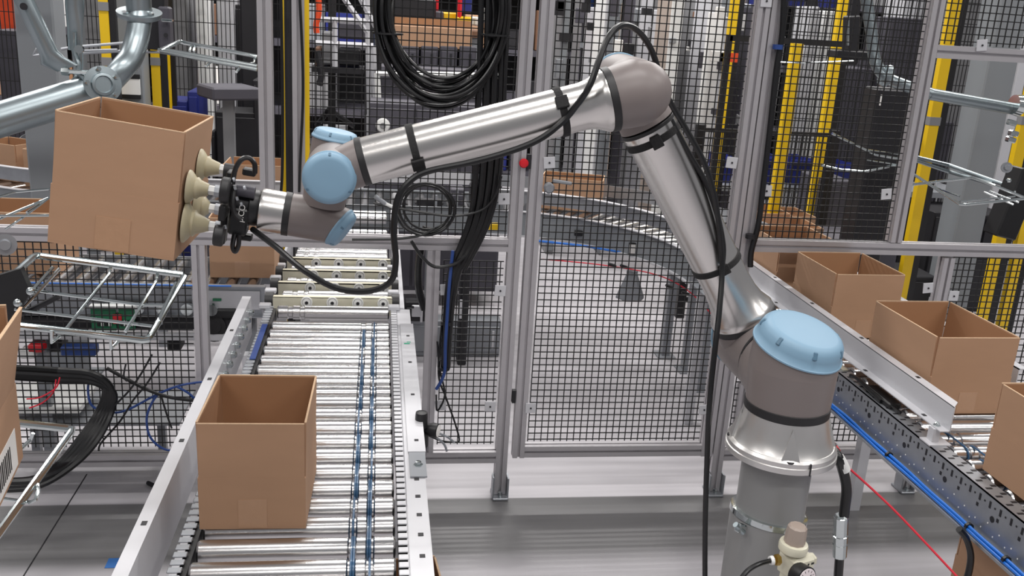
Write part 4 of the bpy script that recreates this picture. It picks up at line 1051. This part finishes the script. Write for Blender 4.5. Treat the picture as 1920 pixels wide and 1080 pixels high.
def ypost(px, py, y, wpx, pxt=None, top=None, label='', bands=(), dark=True):
    c = P(px, py, y=y); w_ = pm(wpx, c); t = thing('guard_post', label, 'guard post', (c.x, y, 0))
    z1 = top if top else 3.2
    MB().span((c.x-w_/2,y-w_/3,0), (c.x+w_/2,y+w_/3,z1)).build('yellow_cover', 'yellow', t, smooth=False)
    if dark: MB().span((c.x+w_/2+.002,y-w_/4,0), (c.x+w_/2+w_*.7,y+w_/2,z1)).build('black_profile', 'post_black', t, smooth=False)
    for bz in bands:
        zz = P(px, bz, y=y).z; MB().span((c.x-w_*.54,y-w_/3-.004,zz-.022), (c.x+w_*.56,y+w_/3,zz+.022)).build('grey_clip', 'midgrey', t, smooth=False)
    return t
yp = 'yellow guard post '
ypost(198,60,5.4,17,label=yp+'left of the curved pipe elbow', bands=(12,115))
ypost(309,10,5.9,12,label=yp+'behind the black box beside the pipe elbow, right one of the pair')
ypost(293,130,5.7,16,label=yp+'behind the black box beside the pipe elbow, left one of the pair', bands=(115,))
ypost(531,130,4.6,8,label=yp+'seen in the slit between the two left aluminium posts')
ypost(1371,60,5.6,15,label=yp+'behind the gate just left of the tall right post')
ypost(1478,200,4.9,20,top=P(1502,82,y=4.9).z,label=yp+'right of the tall right post, with a flat top', dark=False)
ypost(1552,200,5.6,18,label=yp+'second to the right of the tall right post')
ypost(1636,390,5.0,28,top=P(1640,332,y=5.0).z,label=yp+'short wide one behind the mesh near the fence rail', bands=(378,))
ypost(1754,200,4.7,20,label=yp+'right beside the upper right fence post', bands=(227,))
ypost(1905,300,4.6,20,label=yp+'at the far right edge', bands=(225,390))
ypost(1893,540,4.6,18,top=.9,label=yp+'low down behind the right mesh', dark=True)
for (px, py, yy, hz_) in ((1345,200,5.2,3),):
    f_ = thing('far_gate', 'thin black gate frame with wire behind the main gate', 'gate', (P(px,py,y=yy).x, yy, 0))
    x0_, x1_ = P(1352,200,y=yy).x, P(1412,120,y=yy).x; zt_ = P(1385,67,y=yy).z
    MB().span((x0_-.015,yy-.015,0), (x0_+.015,yy+.015,zt_)).build('stile', 'post_black', f_, smooth=False)
    MB().span((x0_,yy-.015,zt_-.03), (x1_+.6,yy+.015,zt_)).build('top_rail', 'post_black', f_, smooth=False)
    MB().span((P(1376,108,y=yy-.03).x-.02,yy-.04,P(1376,108,y=yy-.03).z-.025), (P(1376,108,y=yy-.03).x+.02,yy-.03,P(1376,108,y=yy-.03).z+.025)).build('orange_tag', 'orange', f_, smooth=False)
def far_fence(x0, x1, y, z0, z1, label, p=.028):
    t = thing('far_fence', label, 'fence', ((x0+x1)/2, y, 0))
    m = MB(); x = x0
    while x < x1: m.box((x,y,(z0+z1)/2), (.0045,.0045,z1-z0)); x += p
    z = z0
    while z < z1: m.box(((x0+x1)/2,y-.004,z), (x1-x0,.005,.005)); z += .145
    tag(m.build('wire_panel', 'mesh', t, smooth=False), kind='stuff')
    x = x0
    while x <= x1+.01: MB().span((x-.025,y-.025,0), (x+.025,y+.025,z1+.03)).build('fence_post', 'post_black', t, smooth=False); x += (x1-x0)/max(1, round((x1-x0)/1.3))
    for z in (z0, z1): MB().span((x0,y-.012,z-.012), (x1,y+.012,z+.012)).build('fence_rail', 'post_black', t, smooth=False)
far_fence(-3.7, -.32, 6.6, .15, 2.6, 'black wire fence far behind the pipework on the left')
far_fence(1.9, 2.75, 5.4, .12, 1.18, 'low black wire fence behind the blue bins on the right')
far_fence(2.6, 5.6, 6.5, .15, 2.6, 'black wire fence far behind the right posts')

# machine parts near left column / right edge
bx_ = thing('black_actuator', 'black actuator block hanging beside the curved pipe elbow', 'actuator', P(290,40,y=2.75))
MB().box(P(292,36,y=2.75), (.055,.06,.16), (0,.05,0), .004).build('housing', 'dark', bx_)
MB().box(P(311,52,y=2.72), (.030,.05,.11), (0,.0,0), .005).build('side_plate', 'darkgrey', bx_)
MB().cyl(P(311,66,y=2.69), P(311,66,y=2.68), .006, n=10).build('bolt', 'dark', bx_)
MB().box(P(314,38,y=2.68), (.028,.02,.008), None, .002).build('clip', 'chrome', bx_)
rm_ = thing('black_actuator', 'black machine block with bolts at the right edge', 'actuator', P(1890,390,y=3.55))
MB().box(P(1898,380,y=3.6), (.10,.10,.30), (0,.2,0), .006).build('housing', 'blackp', rm_)
MB().lathe(P(1887,314,y=3.5), V((-.3,-1,.1)), [(0,.022),(.006,.022),(.006,.012),(.014,.010)], 16).build('round_knob', 'steel', rm_)
MB().lathe(P(1891,338,y=3.5), V((-.2,-1,.1)), [(0,.011),(.006,.010),(.009,.003)], 6).build('nut', 'chrome', rm_)
prt = thing('pipe_assembly', 'grey pipe and clamp crossing in front of the right steel column', 'pipe', P(1820,190,y=3.6))
MB().cyl(P(1742,176,y=3.6), P(1905,205,y=3.6), .024, n=28).build('pipe', 'zinc', prt)
MB().tube([P(1620,-30,y=3.75), P(1634,60,y=3.72), P(1640,110,y=3.7), P(1658,142,y=3.66), P(1690,158,y=3.62), P(1745,176,y=3.6)], .024, 16).build('bent_pipe', 'zinc', prt)
MB().lathe(P(1660,142,y=3.66), V((1,-.1,-.3)), [(-.012,.04),(0,.046),(.012,.046),(.014,.03)], 24).build('pipe_flange', 'zinc', prt)
MB().lathe(P(1900,196,y=3.58), V((1,0,-.1)), [(0,.040),(.03,.045),(.03,.03)], 20).build('clamp', 'chrome', prt)
for q_ in ((1897,230),(1900,250),(1895,262)): MB().box(P(*q_,y=3.55), (.035,.03,.022), (0,.2,0), .004).build('clamp_bolt', 'chrome', prt)
wframe('wire_basket', 'chrome wire frame in front of the right steel column, larger', [[(1700,322,3.4),(1715,328,3.4),(1800,383,3.2),(1810,384,3.2),(1925,372,3.3)],[(1705,347,3.5),(1760,340,3.5),(1822,333,3.5),(1865,348,3.4),(1925,372,3.4)]], 3.4, .0055, [[(1755,338,3.5),(1755,352,3.5),(1800,368,3.3)],[(1845,360,3.4),(1900,384,3.3)],[(1855,358,3.4),(1910,380,3.3)],[(1903,358,3.4),(1903,368,3.4),(1800,378,3.2)]])
wframe('wire_basket', 'pale green-grey tray rail crossing at the right above the wire frame', [[(1715,294,3.9),(1780,310,3.9),(1925,362,3.6)],[(1715,300,3.9),(1780,322,3.9),(1860,345,3.7)]], 3.9, .009, [], m='zinc')
wframe('wire_basket', 'looped chrome rods behind the upper right mesh', [[(1540,310,4.0),(1575,318,4.0),(1620,322,4.0),(1700,305,4.0)],[(1560,250,4.0),(1640,290,4.0),(1700,300,4.0)]], 4.0, .006, [[(1620,280,4.0),(1690,290,4.0)],[(1625,300,4.0),(1690,310,4.0)],[(1425,115,4.0),(1500,118,4.0),(1600,114,4.0)]])
bk2 = thing('black_upright', 'black machine upright behind the upper right mesh', 'machine', (P(1660,230,y=4.3).x, 4.3, 0))
cxx = P(1665,230,y=4.3).x
MB().span((cxx-.10,4.25,.3), (cxx+.06,4.4,P(1660,165,y=4.3).z), .01).build('column', 'dark', bk2)
MB().span((cxx-.14,4.2,0), (cxx+.12,4.5,.3), .01).build('base', 'dark', bk2)
MB().box(P(1652,188,y=4.22), (.006,.01,.05)).build('indicator', 'label', bk2, smooth=False)
bk3 = thing('black_carriage', 'black carriage below the bent chrome pipe behind the upper right mesh', 'machine', P(1595,80,y=4.2))
MB().box(P(1595,75,y=4.25), (.05,.08,.22), (0,-.12,0), .006).box(P(1590,102,y=4.25), (.16,.1,.035), None, .004).span((P(1596,60,y=4.25).x-.02,4.24,P(1596,60,y=4.25).z), (P(1596,60,y=4.25).x+.02,4.28,2.6)).build('body', 'dark', bk3)
MB().box(P(1590,60,y=4.19), (.008,.01,.12), (0,-.15,0)).build('highlight_rail', 'chrome', bk3)

# ================================================================ hall behind
def cab(px0, py0, px1, py1, y, d, m, label, name='cabinet', cat='cabinet', z0=None, doors=2, dm=None, trim='steel_paint', legs=True):
    a, b = P(px0, py1, y=y), P(px1, py0, y=y)
    zb = a.z if z0 is None else z0
    t = thing(name, label, cat, ((a.x+b.x)/2, y, zb))
    MB().span((a.x,y,zb), (b.x,y+d,b.z), .006).build('carcass', m, t)
    n = doors
    for k in range(n):
        xa = a.x+(b.x-a.x)*k/n+.008; xb = a.x+(b.x-a.x)*(k+1)/n-.008
        o = MB().span((xa,y-.012,zb+.03), (xb,y,b.z-.03), .004).build('door_panel', dm or m, t)
        MB().span((xb-.04,y-.022,(zb+b.z)/2-.05), (xb-.028,y-.012,(zb+b.z)/2+.05)).build('door_handle', trim, o, smooth=False)
    return t
# centre: bench, frames and dark cabinets seen through the upper middle mesh
fr = thing('white_rack', 'white tubular rack behind the upper middle mesh', 'rack', (P(655,120,y=6.2).x, 6.2, 0))
def bar(p0, p1, y, w_, m, t, name='bar'):
    a, b = P(*p0, y=y), P(*p1, y=y); MB().tube([a,b], w_, 4, smooth=False).build(name, m, t, smooth=False)
for a_, b_ in (((628,35),(628,125)),((688,-20),(693,215)),((590,36),(700,40)),((590,80),(700,86)),((700,86),(704,200)),((640,-10),(690,62)),((672,-10),(704,50))):
    bar(a_, b_, 6.2, .017, 'steel_paint', fr)
bar((692,215),(692,330),6.2,.017,'steel_paint',fr,'leg'); 
o = MB().span((P(585,130,y=6.3).x,6.25,P(585,134,y=6.3).z), (P(682,130,y=6.3).x,6.6,P(585,124,y=6.3).z)).build('shelf_board', 'dark', fr, smooth=False)
for k, (x0_, y0_, x1_, y1_, m_) in enumerate(((634,92,676,122,'dark'),(604,60,624,120,'midgrey'),(634,44,686,72,'darkgrey'),(590,88,602,124,'pcolor'))):
    a, b = P(x0_,y1_,y=6.35), P(x1_,y0_,y=6.35)
    tag(MB().span((a.x,6.33,max(a.z,0)), (b.x,6.55,b.z), .01).build('machine_module', m_), ('black','grey','charcoal','brown')[k]+' machine module on the white rack behind the upper middle mesh', 'module')
ob = MB().tube([P(596,-20,y=6.0),P(598,20,y=6.0),P(593,45,y=6.0),P(594,62,y=6.0)], .018, 10).build('hanging_strap', 'orange'); tag(ob, 'orange strap hanging at the left of the upper middle mesh', 'strap')
ob = MB().tube([P(595,95,y=6.0),P(602,140,y=6.0),P(598,160,y=6.0)], .02, 8).build('hanging_tool', 'dark'); tag(ob, 'black tool hanging under the orange strap', 'tool')
bn = thing('workbench', 'wooden topped workbench seen through the cable coil', 'workbench', (P(830,60,y=6.4).x, 6.4, 0))
a, b = P(735,50,y=6.4), P(905,40,y=6.4)
MB().span((a.x,6.4,a.z-.04), (b.x,7.1,a.z)).build('bench_top', 'pcolor', bn, smooth=False)
for xx in (a.x+.04, b.x-.04):
    for yy in (6.45, 7.05): MB().span((xx-.025,yy-.025,0), (xx+.025,yy+.025,a.z-.04)).build('leg', 'steel_grey', bn, smooth=False)
zt = a.z
a, b = P(738,86,y=6.3), P(885,55,y=6.3)
fcb = thing('flat_carton', 'long flat cardboard carton standing in front of the workbench', 'carton', ((a.x+b.x)/2, 6.32, a.z))
MB().span((a.x,6.28,a.z), (b.x,6.38,b.z), .003).build('carton', 'card', fcb, smooth=False)
MB().span((a.x,6.38,b.z), (b.x,6.385,b.z+.05)).build('flap', 'card2', fcb, smooth=False)
for k in range(4):
    c = cab(752+36*k,88,786+36*k,142,6.25,.5,'darkgrey','charcoal drawer unit under the flat carton, '+('leftmost','second','third','rightmost')[k]+' of four','drawer_unit','cabinet',None,1,'darkgrey','dark')
f2_ = thing('framed_machine', 'pale framed machine base with dark window below the coil', 'machine', (P(820,170,y=5.9).x, 5.9, 0))
a, b = P(705,195,y=5.9), P(945,137,y=5.9)
MB().span((a.x+.03,5.93,a.z), (b.x-.03,6.3,b.z)).build('window_panel', 'darkgrey', f2_, smooth=False)
for (p0,p1) in (((705,137),(945,143)),((705,195),(945,201)),((707,137),(710,195)),((835,140),(836,152)),((943,143),(942,201))): bar(p0,p1,5.9,.018,'white',f2_,'frame_bar')
MB().span((a.x+.05,5.95,0), (a.x+.10,6.0,a.z)).build('leg', 'white', f2_, smooth=False); MB().span((b.x-.10,5.95,0), (b.x-.05,6.0,a.z)).build('leg', 'white', f2_, smooth=False)
cab(690,203,950,330,5.55,.3,'darkgrey','wide dark grey control cabinet behind the forearm','control_cabinet','cabinet',.1,3,'darkgrey','dark')
wl = P(718,236,y=5.5); sg = thing('signal_lamp', 'round translucent white lamp on the dark cabinet above the forearm', 'lamp', wl)
MB().lathe(wl+V((0,.05,0)), (0,-1,0), [(0,.04),(.03,.042),(.045,.036),(.05,.015)], 24).build('lens', 'white', sg); MB().lathe(wl, (0,-1,0), [(0,.018),(.006,.016)], 16).build('centre', 'midgrey', sg)
for k, (px0,py0,px1,py1,m_) in enumerate(((776,380,832,440,'dark'),(842,355,872,440,'darkgrey'),(880,350,900,430,'dark'),(905,340,930,420,'midgrey'),(735,370,765,410,'midgrey'))):
    cab(px0,py0,px1,py1,4.86,.12,m_,('black','charcoal','narrow black','grey','small grey')[k]+' valve block behind the small cable coil','valve_block','valve',.786,1,m_,'steel')
ye = MB().box(P(925,425,y=4.4), (.05,.03,.035), None, .004).build('yellow_tag', 'yellow'); tag(ye, 'small yellow tag just above the middle rail beside the tall post', 'tag')
pt = thing('tripod', 'small black tripod on the floor behind the wrist', 'tripod', (P(620,215,y=6.6).x,6.6,0))
tz_ = P(617,205,y=6.6)
for dx_ in (-.09, .02, .16): MB().tube([tz_, (tz_.x+dx_, 6.6+abs(dx_), P(620,240,y=6.6).z)], .018, 8, smooth=False).build('leg', 'dark', pt)
MB().span((tz_.x-.05,6.5,0), (tz_.x+.12,6.8,P(620,240,y=6.6).z)).build('stand', 'midgrey', pt)
for k, (px, py, w_, h_, m_) in enumerate(((775,15,.30,.12,'dark'),(800,28,.22,.06,'darkgrey'),(815,8,.03,.2,'red'),(862,5,.025,.22,'red'),(872,10,.08,.10,'navy'),(840,30,.16,.05,'yellow'),(870,38,.10,.05,'yellow'),(860,52,.12,.04,'blue'),(893,40,.05,.06,'label'),(925,30,.16,.10,'label'))):
    c = P(px,py,y=6.6+.05*(k%3)); o = MB().box(c, (w_,.12,h_), (0,0,.1*(k%3)), .01).build('bench_item', m_)
    tag(o, ('black tub','charcoal tray','red tube','thin red tube','blue bin','yellow pouch','small yellow pouch','pale blue box','small white carton','white carton')[k]+' on the workbench or shelf seen through the coil', 'clutter')

# machines behind the gate
mats_ = ['midgrey','steel_paint','column','steel_paint','knob','midgrey','white','darkgrey','steel_paint']
k = 0
names_ = ['tall grey','wide pale grey','dark','white','brown','grey','slim steel','charcoal','bright white','pale','second dark','second grey','third pale','third dark','last grey']
x = 1036
wd_ = [40,26,34,18,30,46,22,30,16,34,28,20,30,22,40]
for k in range(15):
    w_ = wd_[k]; y_ = 6.9+.55*((k*7) % 4)
    m_ = mats_[(k*5) % len(mats_)]
    c = cab(x,-60+((k*37) % 90),x+w_,285+((k*13) % 30),y_,.4,m_,names_[k]+' machine cabinet behind the gate, '+('number one','number two','number three','number four','number five','number six','number seven','number eight','number nine','number ten','number eleven','number twelve','number thirteen','number fourteen','number fifteen')[k]+' from the left','machine_cabinet','machine',0,1,mats_[(k*5+2) % len(mats_)])
    for j in range(4):
        pz = R.uniform(0, 270); px_ = x+R.uniform(4,w_-4)
        q_ = P(px_, pz, y=y_-.03)
        if q_.z > .1: MB().box(q_, (R.uniform(.03,.10),.05,R.uniform(.03,.14)), None, .004).build('control_box', R.choice(['dark','white','label','darkgrey','blackp','pcolor','steel','knob'] if j == 0 else ['dark','label','steel','darkgrey','midgrey']), c)
    x += w_-4
st = thing('stool_table', 'low charcoal topped table on a single leg beside the lifted box', 'table', (P(428,172,y=5.52).x, 5.52, 0))
c = P(428,172,y=5.52)
MB().box(c, (.27,.27,.07), (0,0,.5), .01).build('table_top', 'darkgrey', st); MB().box((c.x,c.y,c.z/2), (.06,.06,c.z-.06)).build('leg', 'midgrey', st, smooth=False); MB().box((c.x,c.y,.01), (.24,.24,.02)).build('foot', 'dark', st, smooth=False)
# blue bins and stacked boxes on the right
for k, (px0,px1,py0,py1,y_) in enumerate(((1432,1462,296,345,6.0),(1482,1520,300,346,6.0),(1540,1600,310,352,6.0),(1600,1640,316,352,6.2),(1352,1374,296,345,6.0),(1424,1448,-20,8,7.5),(1478,1510,-20,10,7.5),(1560,1585,-20,14,7.5))):
    a, b = P(px0,py1,y=y_), P(px1,py0,y=y_)
    t = thing('blue_bin', 'navy blue bin '+('just right of the tall right post','between two yellow posts','wide one right of the second yellow post','rightmost above the dark fence','left of the tall right post','high up, leftmost','high up, middle','high up, right')[k], 'bin', ((a.x+b.x)/2, y_, a.z))
    MB().add([(a.x,y_,a.z),(b.x,y_,a.z),(b.x+.02,y_-.02,b.z),(a.x-.02,y_-.02,b.z),(a.x,y_+.25,a.z),(b.x,y_+.25,a.z),(b.x+.02,y_+.27,b.z),(a.x-.02,y_+.27,b.z)],
             [(0,1,2,3),(4,5,6,7),(0,1,5,4),(0,3,7,4),(1,2,6,5)]).build('bin_body', 'navy', t, smooth=False)
    MB().span((a.x-.03,y_-.035,b.z-.02), (b.x+.03,y_-.022,b.z)).build('bin_rim', 'navy', t, smooth=False)
tb = thing('steel_table', 'grey table under the blue bins', 'table', (3.2, 6.0, 0))
zz = P(1500,347,y=6.0).z
MB().span((2.0,5.9,zz-.04), (4.1,6.32,zz-.002)).build('table_top', 'steel_grey', tb, smooth=False)
for xx in (2.05,3.0,4.05): MB().span((xx-.02,5.95,0), (xx+.02,5.99,zz-.04)).build('leg', 'steel_grey', tb, smooth=False)
for k, (px0,px1,py0,py1,y_) in enumerate(((1420,1482,402,436,4.75),(1482,1530,408,440,4.9),(1415,1545,430,462,4.55))):
    a, b = P(px0,py1,y=y_), P(px1,py0,y=y_)
    make_box(b.x-a.x, .28, b.z-a.z, (b.z-a.z)*.6, 'cardboard box behind the right mesh, '+('upper left of the pile','upper right of the pile','bottom of the pile')[k], 'pile of boxes behind the right mesh', ((a.x+b.x)/2, y_+.14, a.z), (0,0,.02), mark=False)
ptb = MB().span((2.05,4.5,0), (2.75,5.1,P(1450,462,y=4.55).z-.001)).build('pallet_stand', 'darkgrey'); tag(ptb, 'dark stand under the pile of boxes behind the right mesh', 'stand')
for k, (px0,px1,py0,py1,y_,m_) in enumerate(((1740,1830,400,470,5.6,'dark'),(1835,1900,405,470,6.0,'dark'),(1692,1790,230,262,6.6,'darkgrey'),(1660,1740,36,95,6.8,'darkgrey'),(1780,1910,-30,34,6.9,'midgrey'),(1560,1640,130,220,6.9,'darkgrey'),(1530,1600,340,440,5.5,'darkgrey'),(1600,1628,345,450,6.4,'dark'),(1700,1760,520,560,5.2,'dark'),(1800,1880,480,600,5.6,'dark'))):
    cab(px0,py0,px1,py1,y_,.35,m_,('wide black cabinet left of the right steel column','black cabinet right of the right steel column','charcoal case behind the grey pipe','charcoal cabinet behind the upper right mesh','mid grey cabinet at the top right','dark grey machine behind the upper right mesh','charcoal frame machine below the blue bins','black narrow cabinet beside the short yellow post','low black case under the right rail','dark machine behind the lower right mesh')[k],'machine_cabinet','machine',0,2 if k < 2 else 1,m_)
for k, (px0,px1,py0,py1,y_,m_) in enumerate(((1,44,-20,50,7.2,'orange'),(1,46,58,168,6.9,'darkgrey'),(405,482,212,270,5.8,'dark'),(396,404,246,270,5.8,'dark'),(474,482,150,190,5.8,'dark'),(440,470,10,110,7.2,'dark'),(455,483,-20,235,6.2,'dark'),(535,548,-20,250,4.2,'dark'),(300,352,190,210,5.9,'navy'),(352,372,172,200,5.9,'navy'))):
    cab(px0,py0,px1,py1,y_,.3,m_,('orange machine at the top left corner','dark cabinet at the left edge behind the pipe','low black cabinet beside the lifted box','thin black panel beside the lifted box','narrow black panel left of the first tall post','dark narrow machine left of the first tall post','black upright just left of the first tall post','black upright in the slit between the left posts','low navy base behind the lifted box','small navy block behind the lifted box')[k],'machine_cabinet','machine',0,1,m_)

# storage racks with cartons in the distance
cols_ = ['card','card2','darkgrey','midgrey','white','dark','pcolor','navy','steel_grey','label','dark','darkgrey']
CN = {'cardboard':'brown','cardboard_inside':'reddish brown','charcoal_cabinet':'charcoal','mid_grey_panel':'mid grey','white_plastic':'white','dark_machine':'black','brown_wood':'dark brown','navy_blue_bin':'navy','grey_painted_steel':'steel grey','white_label':'bright white'}
def rack(x0, x1, y, zs, label):
    t = thing('storage_rack', label, 'rack', ((x0+x1)/2, y, 0)); d = .8
    for xx in (x0, x1):
        for yy in (y, y+d): MB().span((xx-.04,yy-.04,0), (xx+.04,yy+.04,zs[-1]+.8)).build('upright', 'bluedark' if R.random() < .3 else 'post_black', t, smooth=False)
    for z in zs: MB().span((x0,y,z-.06), (x1,y+d,z)).build('shelf', 'darkgrey', t, smooth=False)
    MB().span((x0,y+d,.1), (x1,y+d+.02,zs[-1]+.8)).build('back_panel', 'dark', t, smooth=False)
    for z in zs:
        x = x0+.08; nc = 0
        while x < x1-.35:
            w_ = R.uniform(.14,.42); h_ = R.uniform(.16,.48)
            if R.random() < .82:
                o = MB().box((x+w_/2,y+.2,z+h_/2+.001), (w_,R.uniform(.2,.36),h_), None, .008).build('stored_carton', R.choice(cols_))
                nc += 1
                tag(o, CN.get(o.data.materials[0].name, 'grey')+' carton on the '+label.split(', ')[1].replace(' from the left','')+' distant rack, shelf '+('one','two','three','four','five')[zs.index(z)]+', place '+('one','two','three','four','five','six','seven','eight')[min(7,nc-1)], 'carton', 'cartons on the distant storage racks')
            x += w_+R.uniform(.01,.09)
for k, (x0, y) in enumerate(((-6.6,9.4),(-4.4,9.4),(-2.2,9.4),(.0,9.9),(2.2,9.4),(4.4,9.4),(6.6,9.4))):
    rack(x0, x0+2.1, y, (.12,.75,1.4,2.05,2.7), 'dark storage rack in the distance, '+('first','second','third','fourth','fifth','sixth','seventh')[k]+' from the left')

# last additions
def pale(px0,py0,px1,py1,y,m,label): return cab(px0,py0,px1,py1,y,.3,m,label,'machine_cabinet','machine',0,1,m)
pale(1496,12,1524,300,6.7,'steel_paint','pale grey machine panel just right of the flat topped yellow post')
pale(1530,20,1548,290,6.9,'white','narrow white machine panel left of the second right yellow post')
pale(1440,60,1468,290,6.8,'midgrey','mid grey machine panel left of the flat topped yellow post')
pale(1572,30,1600,215,7.4,'column','grey machine panel right of the second right yellow post')
pale(1690,-40,1748,34,7.3,'steel_paint','pale cabinet top behind the top of the upper right fence post')
pale(1775,-60,1925,84,7.2,'steel_paint','wide pale cabinet behind the top right mesh')
pale(1590,352,1612,450,5.45,'steel_grey','grey panel left of the short wide yellow post')
pale(372,-30,386,160,6.9,'white','thin white machine panel at the upper left behind the wire')
pale(410,-30,436,150,7.1,'steel_paint','pale machine panel at the upper left behind the wire')
pale(330,-20,350,150,7.0,'midgrey','grey machine panel behind the bright chrome wire frame')
pale(158,-30,182,140,6.9,'midgrey','grey machine panel left of the first yellow guard post')
loose([(1798,992),(1812,1010),(1820,1040),(1817,1070),(1808,1100)], 1.75, .008, 'cable', 'black cable hanging under the right conveyor near the bottom edge')
post(P(1388,760,y=FY).x, .19, P(1388,718,y=FY).z, w=.035)

cab(762,602,940,657,4.68,.10,'steel_grey','low grey plinth on the floor behind the narrow mesh panel','plinth','plinth',0,1,'steel_grey')
cab(758,566,806,603,4.60,.07,'dark','small dark case on the floor behind the post beside the left conveyor','dark_case','case',None,1,'dark')
cab(861,466,884,600,4.55,.10,'dark','tall narrow black case behind the cable bundle under the rail','dark_case','case',0,1,'dark')
bkt = thing('steel_bracket', 'small bright square bracket with two bolts beside the post of the narrow panel', 'bracket', P(782,583,y=3.6))
MB().box(P(782,583,y=3.6), (.042,.02,.045), None, .002).build('plate', 'steel_paint', bkt)
for px in (774, 790): MB().cyl(P(px,576,y=3.59), P(px,576,y=3.58), .006, n=10).build('bolt', 'dark', bkt)
fu = thing('air_filter', 'black topped air filter with red mark and small gauge beside the left conveyor frame', 'filter', P(790,830,y=2.20))
fx = P(789,820,y=2.20)
MB().lathe((fx.x,2.20,P(789,860,y=2.20).z), up, [(0,.014),(.03,.018),(.06,.018),(.062,.014)], 16).build('bowl', 'darkgrey', fu)
MB().lathe((fx.x,2.20,P(789,835,y=2.20).z), up, [(0,.020),(.035,.020),(.037,.016)], 16).build('head', 'blackp', fu)
MB().lathe((fx.x,2.20,P(789,800,y=2.20).z), up, [(0,.0165),(.03,.016),(.040,.015),(.042,.008)], 16).build('knob', 'blackp', fu)
MB().box((fx.x-.002,2.179,fx.z), (.012,.004,.010)).build('red_mark', 'red', fu)
gq = P(811,806,y=2.20)
gg2 = MB().lathe(gq, (.9,-.4,0), [(-.02,.012),(0,.019),(.014,.019),(.016,.017)], 20).build('gauge', 'blackp', fu)
MB().lathe(gq+V((.9,-.4,0)).normalized()*.0162, (.9,-.4,0), [(0,.016),(.0004,.015)], 20).build('gauge_face', 'label', gg2)
loose([(822,812),(840,820),(852,830)], 2.9, .004, 'steel_grey', 'short grey cable beside the small gauge, upper', 'wire')
loose([(818,820),(832,832),(838,846)], 2.9, .004, 'steel_grey', 'short grey cable beside the small gauge, lower', 'wire')
